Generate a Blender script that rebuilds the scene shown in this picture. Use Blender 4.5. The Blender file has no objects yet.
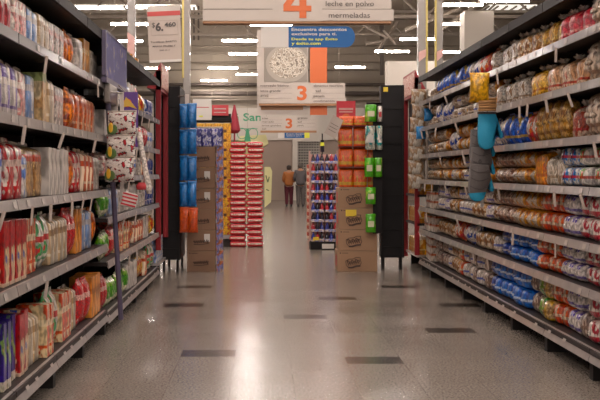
import bpy, bmesh, math, random
from mathutils import Vector, Matrix
R = random.Random(7)
PI = math.pi
scn = bpy.context.scene
COL = scn.collection
F = 1000.0; VX = 262.0; VY = 172.0; EYE = 1.3
def P(px, py, d):                       # picture point at depth d -> world
    return Vector(((px-VX)/F*d, d, EYE+(VY-py)/F*d))
def lin(h):
    if isinstance(h, str):
        h = h.lstrip('#'); c = [int(h[i:i+2], 16)/255 for i in (0, 2, 4)]
    else: c = list(h)
    return tuple([(v/12.92 if v <= .04045 else ((v+.055)/1.055)**2.4) for v in c]+[1])
# ------------------------------------------------------------------ materials
MATS = {}
def mat(name, col, rough=.6, metal=0, coat=0, noise=0, nscale=8, emit=0, bump=0, bscale=30, spec=.5):
    if name in MATS: return MATS[name]
    m = bpy.data.materials.new(name); m.use_nodes = True
    nt = m.node_tree; b = nt.nodes['Principled BSDF']
    b.inputs['Base Color'].default_value = lin(col)
    b.inputs['Roughness'].default_value = rough
    b.inputs['Metallic'].default_value = metal
    b.inputs['Coat Weight'].default_value = coat
    b.inputs['Coat Roughness'].default_value = .15
    b.inputs['Specular IOR Level'].default_value = spec
    tc = nt.nodes.new('ShaderNodeTexCoord')
    n = nt.nodes.new('ShaderNodeTexNoise'); n.inputs['Scale'].default_value = nscale; n.inputs['Detail'].default_value = 3
    nt.links.new(tc.outputs['Object'], n.inputs['Vector'])
    mx = nt.nodes.new('ShaderNodeHueSaturation'); mx.inputs['Color'].default_value = lin(col)
    mr = nt.nodes.new('ShaderNodeMapRange'); mr.inputs['To Min'].default_value = 1-noise; mr.inputs['To Max'].default_value = 1+noise
    nt.links.new(n.outputs['Fac'], mr.inputs['Value']); nt.links.new(mr.outputs[0], mx.inputs['Value'])
    nt.links.new(mx.outputs[0], b.inputs['Base Color'])
    if emit:
        b.inputs['Emission Color'].default_value = lin(col) if not isinstance(emit, tuple) else emit[1]
        b.inputs['Emission Strength'].default_value = emit if not isinstance(emit, tuple) else emit[0]
    if bump:
        n2 = nt.nodes.new('ShaderNodeTexNoise'); n2.inputs['Scale'].default_value = bscale
        bp = nt.nodes.new('ShaderNodeBump'); bp.inputs['Strength'].default_value = bump; bp.inputs['Distance'].default_value = .01
        nt.links.new(tc.outputs['Object'], n2.inputs['Vector']); nt.links.new(n2.outputs['Fac'], bp.inputs['Height'])
        nt.links.new(bp.outputs[0], b.inputs['Normal'])
    MATS[name] = m; return m
def pack(name, c1, c2, c3, sc=13, band=None, rough=.38, coat=.6, bump=.6, bscale=24, zs=.6, thr=(.47, .58), fine=.34):
    """printed plastic / paper packaging"""
    if band is None and name.startswith('p_'): band = [(c3, .165, .2), (c2, .05, .066)]
    if band is None and name.startswith('q_'): band = [(c3, .058, .078)]
    if name in MATS: return MATS[name]
    m = bpy.data.materials.new(name); m.use_nodes = True
    nt = m.node_tree; L = nt.links; N = nt.nodes; b = N['Principled BSDF']
    tc = N.new('ShaderNodeTexCoord'); mp = N.new('ShaderNodeMapping'); mp.inputs['Scale'].default_value = (1, 1, zs)
    mp.inputs['Location'].default_value = (R.random()*9, R.random()*9, R.random()*9)
    L.new(tc.outputs['Object'], mp.inputs['Vector'])
    n = N.new('ShaderNodeTexNoise'); n.inputs['Scale'].default_value = sc; n.inputs['Detail'].default_value = 3.5
    n.inputs['Distortion'].default_value = .25
    L.new(mp.outputs[0], n.inputs['Vector'])
    cr = N.new('ShaderNodeValToRGB'); cr.color_ramp.interpolation = 'LINEAR'
    e = cr.color_ramp.elements
    e[0].position = 0; e[0].color = lin(c1); e[1].position = thr[0]-.015; e[1].color = lin(c1)
    for p_, c_ in ((thr[0]+.01, c2), (thr[1]-.01, c2), (thr[1]+.015, c3)):
        q = e.new(p_); q.color = lin(c_)
    L.new(n.outputs['Fac'], cr.inputs['Fac']); cur = cr.outputs[0]
    if band:
        sp = N.new('ShaderNodeSeparateXYZ'); L.new(tc.outputs['Object'], sp.inputs[0])
        for (bc, z0, z1) in band:
            cm = N.new('ShaderNodeMath'); cm.operation = 'COMPARE'; cm.inputs[1].default_value = (z0+z1)/2; cm.inputs[2].default_value = (z1-z0)/2
            L.new(sp.outputs['Z'], cm.inputs[0])
            mx = N.new('ShaderNodeMix'); mx.data_type = 'RGBA'; mx.inputs['B'].default_value = lin(bc)
            fm = N.new('ShaderNodeMath'); fm.operation = 'MULTIPLY'; fm.inputs[1].default_value = .85; L.new(cm.outputs[0], fm.inputs[0])
            L.new(fm.outputs[0], mx.inputs['Factor']); L.new(cur, mx.inputs['A']); cur = mx.outputs['Result']
    v = N.new('ShaderNodeTexNoise'); v.inputs['Scale'].default_value = sc*4.5; v.inputs['Detail'].default_value = 1
    L.new(mp.outputs[0], v.inputs['Vector'])
    mr = N.new('ShaderNodeMapRange'); mr.inputs['From Min'].default_value = .38; mr.inputs['From Max'].default_value = .6
    mr.inputs['To Min'].default_value = 1-fine*1.2; mr.inputs['To Max'].default_value = 1+fine*.9
    L.new(v.outputs['Fac'], mr.inputs['Value'])
    hs = N.new('ShaderNodeHueSaturation'); L.new(cur, hs.inputs['Color']); L.new(mr.outputs[0], hs.inputs['Value'])
    hs.inputs['Saturation'].default_value = 1.2
    L.new(hs.outputs[0], b.inputs['Base Color'])
    b.inputs['Roughness'].default_value = rough; b.inputs['Coat Weight'].default_value = coat; b.inputs['Coat Roughness'].default_value = .12
    if bump:
        n2 = N.new('ShaderNodeTexNoise'); n2.inputs['Scale'].default_value = bscale; n2.inputs['Detail'].default_value = 1.5; n2.inputs['Distortion'].default_value = 1.2
        bp = N.new('ShaderNodeBump'); bp.inputs['Strength'].default_value = bump; bp.inputs['Distance'].default_value = .012
        L.new(tc.outputs['Object'], n2.inputs['Vector']); L.new(n2.outputs['Fac'], bp.inputs['Height'])
        L.new(bp.outputs[0], b.inputs['Normal']); L.new(bp.outputs[0], b.inputs['Coat Normal'])
    MATS[name] = m; return m
# ------------------------------------------------------------------ objects
def tag(o, label=None, cat=None, group=None, kind=None):
    if label: o['label'] = label
    if cat: o['category'] = cat
    if group: o['group'] = group
    if kind: o['kind'] = kind
    return o
def link(name, me, m=None, parent=None, loc=(0, 0, 0), rot=(0, 0, 0)):
    o = bpy.data.objects.new(name, me); COL.objects.link(o)
    if m is not None and me is not None and len(me.materials) == 0: me.materials.append(m)
    o.location = loc; o.rotation_euler = rot
    if parent is not None: o.parent = parent
    return o
def empty(name, loc=(0, 0, 0), rz=0):
    o = bpy.data.objects.new(name, None); COL.objects.link(o); o.location = loc; o.rotation_euler = (0, 0, rz); o.empty_display_size = .05
    return o
class MB:
    def __init__(s): s.bm = bmesh.new()
    def box(s, a, b, rot=None, piv=None):
        x0, y0, z0 = a; x1, y1, z1 = b
        vs = [s.bm.verts.new((x, y, z)) for z in (z0, z1) for (x, y) in ((x0, y0), (x1, y0), (x1, y1), (x0, y1))]
        for f in ((3, 2, 1, 0), (4, 5, 6, 7), (0, 1, 5, 4), (1, 2, 6, 5), (2, 3, 7, 6), (3, 0, 4, 7)):
            s.bm.faces.new([vs[i] for i in f])
        if rot is not None:
            piv = Vector(piv)
            for v in vs: v.co = rot @ (v.co-piv)+piv
        return s
    def tube(s, p, q, r, n=8, r2=None):
        p = Vector(p); q = Vector(q); r2 = r if r2 is None else r2
        ax = (q-p).normalized(); u = ax.orthogonal().normalized(); w = ax.cross(u)
        A = [s.bm.verts.new(p+r*(math.cos(2*PI*i/n)*u+math.sin(2*PI*i/n)*w)) for i in range(n)]
        B = [s.bm.verts.new(q+r2*(math.cos(2*PI*i/n)*u+math.sin(2*PI*i/n)*w)) for i in range(n)]
        for i in range(n): s.bm.faces.new((A[i], A[(i+1) % n], B[(i+1) % n], B[i]))
        s.bm.faces.new(A[::-1]); s.bm.faces.new(B); return s
    def path(s, pts, r, n=6):
        for a, b in zip(pts[:-1], pts[1:]): s.tube(a, b, r, n)
        return s
    def prism(s, poly, depth, fr=lambda u, v, w: (u, v, w)):
        A = [s.bm.verts.new(fr(u, v, 0)) for u, v in poly]; B = [s.bm.verts.new(fr(u, v, depth)) for u, v in poly]
        n = len(poly)
        for i in range(n): s.bm.faces.new((A[i], A[(i+1) % n], B[(i+1) % n], B[i]))
        s.bm.faces.new(A[::-1]); s.bm.faces.new(B); return s
    def loft(s, rings, cap=True):
        V = [[s.bm.verts.new(p) for p in r] for r in rings]; n = len(V[0])
        for a, b in zip(V[:-1], V[1:]):
            for i in range(n): s.bm.faces.new((a[i], a[(i+1) % n], b[(i+1) % n], b[i]))
        if cap: s.bm.faces.new(V[0][::-1]); s.bm.faces.new(V[-1])
        return s
    def mesh(s, name='m', smooth=False, bevel=0):
        if bevel:
            bmesh.ops.bevel(s.bm, geom=[e for e in s.bm.edges], offset=bevel, segments=2, affect='EDGES', profile=.5)
        bmesh.ops.recalc_face_normals(s.bm, faces=s.bm.faces)
        me = bpy.data.meshes.new(name); s.bm.to_mesh(me); s.bm.free()
        if smooth:
            for p in me.polygons: p.use_smooth = True
        return me
    def build(s, name, m, parent=None, loc=(0, 0, 0), rot=(0, 0, 0), smooth=False, bevel=0):
        return link(name, s.mesh(name, smooth, bevel), m, parent, loc, rot)
def text(body, m, parent, loc, height=None, width=None, rot=(PI/2, 0, 0), name='lettering', bold=0, align='LEFT', ext=.0015):
    cu = bpy.data.curves.new('t', 'FONT'); cu.body = body; cu.size = 1; cu.extrude = 0; cu.offset = bold; cu.align_x = align; cu.resolution_u = 3
    t = bpy.data.objects.new('t', cu); COL.objects.link(t)
    bpy.context.view_layer.update()
    dg = bpy.context.evaluated_depsgraph_get(); me = bpy.data.meshes.new_from_object(t.evaluated_get(dg))
    COL.objects.unlink(t); bpy.data.objects.remove(t)
    xs = [v.co.x for v in me.vertices]; ys = [v.co.y for v in me.vertices]
    h0 = max(ys)-min(ys); w0 = max(xs)-min(xs)
    sy = (height/h0) if height else 1
    sx = (width/w0) if width else sy
    if not height: sy = sx
    x0 = min(xs) if align == 'LEFT' else 0; y0 = min(ys)
    for v in me.vertices: v.co.x = (v.co.x-x0)*sx; v.co.y = (v.co.y-y0)*sy; v.co.z = ext
    me.materials.clear()
    return link(name, me, m, parent, loc, rot)
# ------------------------------------------------------------------ package shapes (origin at base centre, front = +x)
def sel(n, e):
    out = []
    for i in range(n):
        a = 2*PI*(i+.5)/n; c, s_ = math.cos(a), math.sin(a)
        out.append((math.copysign(abs(c)**(2/e), c), math.copysign(abs(s_)**(2/e), s_)))
    return out
def wob(x, y, z, a, k=1.0):
    return a*(math.sin(37*k*x+23*k*z+1.3)+math.sin(41*k*y-29*k*z)+math.sin(53*k*z+17*k*x))/2
def sh_pouch(d, w, h, rn=20, wr=.005, top=.88):
    prof = [(0, .9, .93), (.015, .97, .98), (.1, 1, 1), (.3, 1.02, 1.0), (.5, 1, 1), (.7, .99, 1), (top-.06, .93, 1), (top-.01, .72, .99), (top+.03, .3, .98), (top+.05, .08, .97)]
    rings = []
    for t, kd, kw in prof:
        r = []
        for (u, v) in sel(rn, 7):
            x = u*d/2*kd; y = v*w/2*kw; z = t*h
            q = wob(x, y, z, wr); r.append((x+q*(kd > .3), y+q*.6, z))
        rings.append(r)
    m = MB(); m.loft(rings); body = m.mesh('pouch', True)
    m = MB()
    m.loft([[(u*.004+wob(0, v, z, .004), v*w/2*.97, z+wob(v, 0, 0, .003)) for (u, v) in sel(10, 6)] for z in (h*(top+.045), h*(top+.1), h)])
    return [('body', body, 0), ('top_seal', m.mesh('seal', True), 1)]
def sh_pillow(d, w, h, rn=24, wr=.004):
    prof = [(0, .06, 1), (.05, .12, .98), (.12, .55, .95), (.25, .88, .92), (.45, 1, .91), (.65, .95, .91), (.82, .7, .93), (.91, .25, .97), (.95, .06, 1)]
    rings = [[(u*d/2*kd+wob(u*.1, v*.1, t*h, wr)*(kd > .2), v*w/2*kw, t*h) for (u, v) in sel(rn, 2.6)] for t, kd, kw in prof]
    m = MB(); m.loft(rings); body = m.mesh('pillow', True)
    m = MB(); m.loft([[(u*.003+wob(0, v*.1, 0, .004), v*w/2, z) for (u, v) in sel(10, 6)] for z in (h*.945, h)])
    return [('body', body, 0), ('top_seal', m.mesh('seal', True), 1)]
def sh_sack(d, w, h, rn=20, lump=.012, k=1.5, necks=True):
    prof = [(0, .75), (.04, .93), (.15, 1), (.3, 1.02), (.5, 1), (.66, .93), (.77, .68), (.84, .3), (.88, .16)]
    rings = []
    for t, kk in prof:
        r = []
        for i, (u, v) in enumerate(sel(rn, 2.8)):
            q = 1+(wob(u*.12, v*.12, t*h, lump/.06, k) if .02 < t < .75 else 0)*.35
            r.append((u*d/2*kk*q, v*w/2*kk*q, t*h))
        rings.append(r)
    m = MB(); m.loft(rings); body = m.mesh('sack', True)
    m = MB(); rr = []
    for t, kk in ((.875, .14), (.9, .18), (.95, .33), (1, .45)):
        rr.append([((.8*u)*d/2*kk*(1+.25*math.sin(i*2.4)), v*w/2*kk*(1+.2*math.sin(i*2.4)), t*h+.01*math.sin(i*1.9)) for i, (u, v) in enumerate(sel(rn, 2))])
    m.loft(rr); return [('body', body, 0), ('gathered_top', m.mesh('gather', True), 1)]
def sh_loaf(d, w, h, rn=18, wr=.003):
    # long axis = x, gathered end at the front
    prof = [(-.5, .75), (-.47, .95), (-.3, 1), (.15, 1), (.28, .97), (.37, .88), (.43, .72), (.465, .45), (.485, .16)]
    rings = []
    for t, kk in prof:
        rings.append([(t*d, u*w/2*kk+wob(t*d, u*.1, v*.1, wr)*(kk > .5), h/2+v*h/2*kk*.98) for (u, v) in sel(rn, 3.8)])
    m = MB(); m.loft(rings); body = m.mesh('loaf', True)
    m = MB(); m.loft([[(t*d, u*w/2*kk*(1+.3*math.sin(i*2.2)), h/2+v*h/2*kk-dz) for i, (u, v) in enumerate(sel(rn, 2))] for t, kk, dz in ((.475, .13, 0), (.49, .16, .002), (.51, .24, .01))])
    return [('body', body, 0), ('twisted_end', m.mesh('twist', True), 1)]
def sh_rolls(d, w, h, nx=2, nz=2, ny=1, amp=.17):
    # soft bag showing the round buns inside it
    rn = 22; rings = []; T = 12
    for j in range(T+1):
        t = j/T; kk = min(1, (math.sin(PI*min(max(t, .0), 1))+.02)**.28)
        r = []
        for (u, v) in sel(rn, 3):
            q = 1-amp*(1-abs(math.sin(PI*nz*t)))
            q *= 1-amp*.8*(abs(math.cos(PI*ny*v/2))**6 if ny > 1 else 0)
            r.append((u*d/2*kk*q, v*w/2*kk*q, t*h))
        rings.append(r)
    m = MB(); m.loft(rings); body = m.mesh('rolls', True)
    m = MB(); m.loft([[(d/2*x0, u*w*.3, h*.5+v*h*.05*k2) for (u, v) in sel(10, 2)] for x0, k2 in ((.93, .6), (1.02, 1.4))])
    return [('body', body, 0), ('twisted_end', m.mesh('tail', True), 1)]
def sh_box(d, w, h):
    m = MB(); m.box((-d/2, -w/2, 0), (d/2, w/2, h)); body = m.mesh('carton', False, .003)
    m = MB(); m.box((-d/2+.004, -.006, h-.0005), (d/2-.004, .006, h+.0015))
    return [('body', body, 0), ('closing_flap', m.mesh('flap'), 1)]
def sh_tub(d, w, h):
    m = MB(); m.loft([[(u*d/2*k, v*w/2*k, z*h) for (u, v) in sel(16, 2)] for z, k in ((0, .8), (.02, .86), (.88, .98), (.9, .98))]); body = m.mesh('tub', True)
    m = MB(); m.loft([[(u*d/2*k, v*w/2*k, z*h) for (u, v) in sel(16, 2)] for z, k in ((.89, 1.03), (.98, 1.03), (1, .95))])
    return [('body', body, 0), ('lid', m.mesh('lid', True), 1)]
SH = dict(pouch=sh_pouch, pillow=sh_pillow, sack=sh_sack, loaf=sh_loaf, rolls=sh_rolls, box=sh_box, tub=sh_tub)
# ------------------------------------------------------------------ setting
M_floor = None
def floor_material(name, dark):
    m = bpy.data.materials.new(name); m.use_nodes = True; nt = m.node_tree; N = nt.nodes; L = nt.links; b = N['Principled BSDF']
    tc = N.new('ShaderNodeTexCoord')
    n1 = N.new('ShaderNodeTexNoise'); n1.inputs['Scale'].default_value = 70; n1.inputs['Detail'].default_value = 4
    n2 = N.new('ShaderNodeTexNoise'); n2.inputs['Scale'].default_value = 1.3; n2.inputs['Detail'].default_value = 5
    L.new(tc.outputs['Object'], n1.inputs[0]); L.new(tc.outputs['Object'], n2.inputs[0])
    cr = N.new('ShaderNodeValToRGB'); e = cr.color_ramp.elements
    a, c = ('#231d1b', '#40372f') if dark else ('#665b54', '#8f857b')
    e[0].position = .33; e[0].color = lin(a); e[1].position = .66; e[1].color = lin(c)
    L.new(n1.outputs['Fac'], cr.inputs[0])
    mr = N.new('ShaderNodeMapRange'); mr.inputs['To Min'].default_value = .88; mr.inputs['To Max'].default_value = 1.12; L.new(n2.outputs['Fac'], mr.inputs[0])
    hs = N.new('ShaderNodeHueSaturation'); L.new(cr.outputs[0], hs.inputs['Color']); L.new(mr.outputs[0], hs.inputs['Value'])
    br = N.new('ShaderNodeTexBrick'); br.offset = 0; br.squash = 1
    br.inputs['Color1'].default_value = (1, 1, 1, 1); br.inputs['Color2'].default_value = (.93, .93, .93, 1); br.inputs['Mortar'].default_value = (.74, .72, .7, 1)
    br.inputs['Scale'].default_value = 1; br.inputs['Mortar Size'].default_value = .0022; br.inputs['Brick Width'].default_value = .385; br.inputs['Row Height'].default_value = .385
    mp = N.new('ShaderNodeMapping'); mp.inputs['Location'].default_value = (-.195, 0, 0)
    L.new(tc.outputs['Object'], mp.inputs[0]); L.new(mp.outputs[0], br.inputs[0])
    mm = N.new('ShaderNodeMix'); mm.data_type = 'RGBA'; mm.blend_type = 'MULTIPLY'; mm.inputs['Factor'].default_value = 1
    L.new(hs.outputs[0], mm.inputs['A']); L.new(br.outputs[0], mm.inputs['B']); L.new(mm.outputs['Result'], b.inputs['Base Color'])
    m2 = N.new('ShaderNodeMapRange'); m2.inputs['To Min'].default_value = .2; m2.inputs['To Max'].default_value = .25; L.new(n2.outputs['Fac'], m2.inputs[0])
    L.new(m2.outputs[0], b.inputs['Roughness'])
    b.inputs['Specular IOR Level'].default_value = .42
    bp = N.new('ShaderNodeBump'); bp.inputs['Strength'].default_value = .05; bp.inputs['Distance'].default_value = .004
    n3 = N.new('ShaderNodeTexNoise'); n3.inputs['Scale'].default_value = 5; L.new(tc.outputs['Object'], n3.inputs[0])
    L.new(n3.outputs['Fac'], bp.inputs['Height']); L.new(bp.outputs[0], b.inputs['Normal'])
    return m
bm = bmesh.new()
xs = [-20]+[.195+.385*i for i in range(-8, 12)]+[22]; ys = [-8]+[2.1+.26*j for j in range(40)]+[50]
vv = [[bm.verts.new((x, y, 0)) for x in xs] for y in ys]
darks = [(-.39, 7.2), (.78, 6.78), (-.77, 9.8), (.39, 8.97), (.78, 10.3), (1.54, 8.2), (1.92, 9.7), (-.77, 11.4), (1.54, 11.2), (-.39, 5.1)]
for j in range(len(ys)-1):
    for i in range(len(xs)-1):
        f = bm.faces.new((vv[j][i], vv[j][i+1], vv[j+1][i+1], vv[j+1][i]))
        for dx, dy in darks:
            if xs[i] <= dx < xs[i+1] and ys[j] <= dy < ys[j+1] and xs[i+1]-xs[i] < 1: f.material_index = 1
me = bpy.data.meshes.new('floor'); bm.to_mesh(me); bm.free()
me.materials.append(floor_material('polished_terrazzo', False)); me.materials.append(floor_material('dark_terrazzo_tile', True))
tag(link('floor', me), kind='structure')
# back wall of ribbed panels
def ribbed(name, c, sc):
    m = mat(name, c, .7, noise=.12, nscale=.6); nt = m.node_tree; N = nt.nodes; L = nt.links
    tc = N.new('ShaderNodeTexCoord'); w = N.new('ShaderNodeTexWave'); w.bands_direction = 'Z'; w.inputs['Scale'].default_value = sc
    L.new(tc.outputs['Object'], w.inputs[0]); bp = N.new('ShaderNodeBump'); bp.inputs['Strength'].default_value = .6; bp.inputs['Distance'].default_value = .05
    L.new(w.outputs['Fac'], bp.inputs['Height']); L.new(bp.outputs[0], N['Principled BSDF'].inputs['Normal']); return m
M_wall = mat('wall_panel', '#a39788', .75, noise=.12, nscale=.5)
m = MB(); m.box((-20, 48, 0), (22, 48.2, 10)); tag(m.build('wall_back', M_wall), kind='structure')
m = MB(); m.box((-20.2, -8, 0), (-20, 48.2, 10)); tag(m.build('wall_left', M_wall), kind='structure')
m = MB(); m.box((22, -8, 0), (22.2, 48.2, 10)); tag(m.build('wall_right', M_wall), kind='structure')
M_ceil = mat('ceiling_deck', '#b8ab9b', .8, noise=.1, nscale=1)
m = MB(); m.box((-20, -8, 8.6), (22, 48, 8.75)); tag(m.build('ceiling', M_ceil), kind='structure')
M_white = mat('white_paint', '#b9b0a5', .55, noise=.04); M_beige = mat('beige_wall', '#8f7d70', .7, noise=.06, nscale=1)
M_steel = mat('truss_steel', '#998d80', .55, noise=.08); M_dsteel = mat('dark_pipe', '#5a5049', .6)
def Z(py, d): return EYE+(VY-py)/F*d
def X(px, d): return (px-VX)/F*d
# shopfront fascia and openings at the far end
m = MB(); m.box((X(150, 46), 46, Z(140, 46)), (X(480, 46), 46.4, Z(108, 46))); o = m.build('trim_1', M_white); tag(o, kind='structure')
M_green = mat('green_sign_paint', '#3f9068', .5)
text('ñ San', M_green, o, (X(233, 46), 45.985, Z(121, 46)), height=.36, width=1.3, name='lettering', bold=.02)
for (a, b) in ((-12, X(294, 46)), (X(320, 46), 14)):
    m = MB(); m.box((a, 46.1, 0), (b, 46.3, Z(140, 46))); tag(m.build('trim_2', M_beige), kind='structure')
m = MB(); m.box((X(292.5, 46), 45.9, 0), (X(297.5, 46), 46.2, Z(138, 46))); m.box((X(297.5, 46), 45.9, Z(139, 46)-.12), (X(321, 46), 46.2, Z(138, 46)))
tag(m.build('trim_3', M_white), kind='structure')
M_shut = mat('shutter_steel', '#8e877e', .45, .3); M_gap = mat('shutter_gap', '#4c4641', .7)
m = MB(); m.box((X(297.5, 46), 46.25, 0), (X(320, 46), 46.3, Z(140, 46))); o = m.build('door_1', M_gap); tag(o, kind='structure')
m = MB()
for i in range(9): x = X(298+i*2.6, 46); m.box((x, 46.17, 0), (x+.035, 46.2, 3.0))
for j in range(24): z = .1+j*.125; m.box((X(297.5, 46), 46.16, z), (X(320, 46), 46.21, z+.055))
m.build('roll_grille', M_shut, o)
m = MB(); m.box((X(294, 46)-2.2, 46.04, 1.1), (X(294, 46)-1.75+1.3, 46.1, 1.2)); 
# white soffit, column on the right
m = MB(); m.box((X(387, 30), 30, Z(96, 30)), (X(520, 30), 30.5, Z(61, 30))); tag(m.build('trim_4', M_white), kind='structure')
m = MB(); m.box((X(464.5, 25), 25, 0), (X(494, 25), 25.6, Z(11, 25))); tag(m.build('trim_5', mat('column_paint', '#a69d92', .6)), kind='structure')
# roof trusses
def truss(y, z0, z1, x0, x1, st):
    m = MB(); m.box((x0, y-.05, z0), (x1, y+.05, z0+.12)); m.box((x0, y-.05, z1), (x1, y+.05, z1+.12))
    n = int((x1-x0)/st)
    for i in range(n):
        a = x0+i*st; up = i % 2
        m.tube((a, y, z0 if up else z1), (a+st, y, z1 if up else z0), .045, 6)
    return m
k = 0
for y in (24, 29, 34, 39, 44):
    k += 1; tag(truss(y, 7.3, 8.3, -19, 21, 1.1).build('roof_truss', M_steel), '%s roof truss across the hall, counted from the camera' % ['nearest', 'second', 'third', 'fourth', 'farthest'][k-1], 'roof truss', 'steel roof trusses')
# lengthwise beam + wall rails + pipes
M_rail = mat('wall_rail', '#8a7e72', .6)
k = 0
for (py, t, mm) in ((84.5, .09, M_dsteel), (93.5, .14, M_dsteel), (62, .05, M_rail), (70, .07, M_rail), (46, .06, M_rail), (34, .08, M_rail), (100, .06, M_rail), (18, .1, M_rail), (54, .04, M_steel)):
    z = Z(py, 47.5); m = MB(); m.tube((-19, 47.5, z), (21, 47.5, z), t*(.75 if mm is M_dsteel else .5), 8); k += 1
    tag(m.build('wall_pipe', mm, smooth=True), ['dark pipe low on back wall', 'thick dark pipe just above the white fascia', 'thin brown pipe above the low dark one', 'brown pipe second above the low dark one', 'brown pipe at the middle of back wall', 'wide brown pipe high on back wall', 'slim pipe just above white fascia top', 'topmost thick pipe of the back wall', 'thin grey pipe between the middle and low ones'][k-1], 'pipe')
k = 0
for (px, y0, y1) in ((194, -5, 40), (198.5, -5, 40), (382, 20, 75), (366, 10, 62), (230, 24, 100), (212, 30, 100)):
    m = MB(); d = 44; w = .08 if px in (194, 198.5) else (.16 if px == 382 else .03)
    m.box((X(px, d)-w/2, d, Z(y1, d)), (X(px, d)+w/2, d+w, min(Z(y0, d), 8.6))); k += 1
    tag(m.build('hanging_conduit', M_dsteel if w > .05 else M_steel), ['vertical dark conduit left of the big sign, left one', 'vertical dark conduit left of the big sign, right one', 'wide vertical steel hanger right of the big sign', 'thin vertical conduit below the big sign right end', 'thin drop rod left of the rice picture', 'thin drop rod above the white card'][k-1], 'conduit')
# diagonal struts
for (a, b, dd, lab) in (((362, 24), (388, 38), 42, 'falling steel brace right of the blue banner'), ((378, 50), (398, 22), 42.3, 'rising steel brace crossing right of the big sign'), ((384, 30), (396, 44), 41.7, 'short falling steel brace right of the big sign'), ((366, 44), (398, 38), 42.6, 'nearly level steel brace right of the big sign'), ((405, 30), (460, 8), 36, 'long rising steel brace behind the two right wrapped posts'), ((440, 30), (478, 4), 36.4, 'rising steel brace just left of the white column')):
    m = MB(); m.tube(P(a[0], a[1], dd), P(b[0], b[1], dd), .07, 6); tag(m.build('roof_brace', M_steel), lab, 'brace')
# sky-lights in the roof
M_sky = mat('skylight_sheet', '#e8e2d8', .5, emit=.9)
k = 0
for (x0, x1, y0, y1) in ((-9.2, -2.9, 43.6, 45.4), (9.9, 12.0, 43.6, 45.4)):
    k += 1; m = MB(); m.box((x0, y0, 8.56), (x1, y1, 8.595)); o = m.build('window_%d' % k, M_sky); tag(o, kind='structure')
    m = MB(); n = int((x1-x0)/.4)
    for i in range(n+1): m.box((x0+i*.4-.04, y0, 8.5), (x0+i*.4+.04, y1, 8.56))
    m.build('window_bars', M_steel, o)
# strip lights
M_tube = mat('led_tube', '#fff4e2', .4, emit=(100, lin('#fff2ea')))
M_fix = mat('fixture_white', '#d8d2c8', .5)
hb = MB(); hb.box((-.62, -.02, .042), (.62, .02, .08)); hb = hb.mesh('housing')
tb = MB(); tb.box((-.6, -.042, 0), (.6, .042, .042)); tb = tb.mesh('tube'); tb.materials.append(M_tube); hb.materials.append(M_fix)
wr = MB(); wr.tube((-.5, 0, .09), (-.5, 0, 3.05), .006, 4); wr.tube((.5, 0, .09), (.5, 0, 3.05), .006, 4); wr = wr.mesh('wires'); wr.materials.append(M_steel)
ORD0 = ['first', 'second', 'third', 'fourth', 'fifth', 'sixth', 'seventh', 'eighth', 'ninth']
ORD = ['nearest', 'second-nearest', 'third-nearest', 'fourth-nearest', 'fifth-nearest', 'sixth-nearest', 'seventh-nearest', 'eighth-nearest', 'ninth-nearest', 'tenth-nearest', 'eleventh-nearest', 'twelfth-nearest', 'thirteenth-nearest', 'fourteenth-nearest', 'fifteenth-nearest', 'sixteenth-nearest', 'seventeenth-nearest', 'eighteenth-nearest', 'nineteenth-nearest', 'twentieth-nearest']+[t+'-'+q+'-nearest' for t in ('twenty', 'thirty', 'forty', 'fifty') for q in ('first', 'second', 'third', 'fourth', 'fifth', 'sixth', 'seventh', 'eighth', 'ninth', 'last')]
fx = []
for (cx, py) in ((271, 25.5), (338, 24.5), (132, 25), (241, 41.5), (419, 40), (124, 42), (246, 54.5), (392, 52.3), (454, 53), (223, 68.5), (350, 68), (155, 69), (250, 75), (459, 6), (457, 25), (150, 8), (96, 9), (505, 2), (214, 81)):
    d = 4.25/((VY-py)/F); fx.append((X(cx, d), d, 'seen', cx, py))
for i, y in enumerate((-5, -1.7, 1.6, 4.9, 8.2, 12.2, 15.5, 18.6, 22.6)):
    for q, x in enumerate((-4.2, -1.0, 2.0, 5.2) if i % 2 else (-3.2, .4, 3.4)): fx.append((x, y, 'near', i, q))
for (x, y, s_, cx, py) in fx:
    o = empty('strip_light', (x, y, 5.55)); 
    if s_ == 'seen': tag(o, 'white strip light, %s' % {271: 'left behind the blue banner top', 338: 'just under the big sign, right of centre', 132: 'upper left above the aisle shelves', 241: 'left of the white QR card', 419: 'between the two right wrapped posts', 124: 'low left, behind the left wrapped post', 246: 'left of rice picture, upper one', 392: 'right of the blue banner end', 454: 'beside the lower part of white column', 223: 'farthest left of rice picture', 350: 'right of the orange sign bar', 155: 'under the hanging price sheet', 250: 'left of rice picture, lowest one', 459: 'highest, above the white column', 457: 'small one left of the white column', 150: 'behind top of the price sheet', 96: 'at the upper left corner', 505: 'at upper right above shelf top', 214: 'faint low one near the white card'}[cx], 'strip light', 'ceiling strip lights')
    else:
      i2, i3 = cx, py; tag(o, 'white strip light above the picture, %s crosswise row, %s in it' % (ORD0[i2], ORD0[i3]), 'strip light', 'ceiling strip lights')
    link('housing', hb, None, o); link('led_tube', tb, None, o); link('suspension_wires', wr, None, o)
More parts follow.
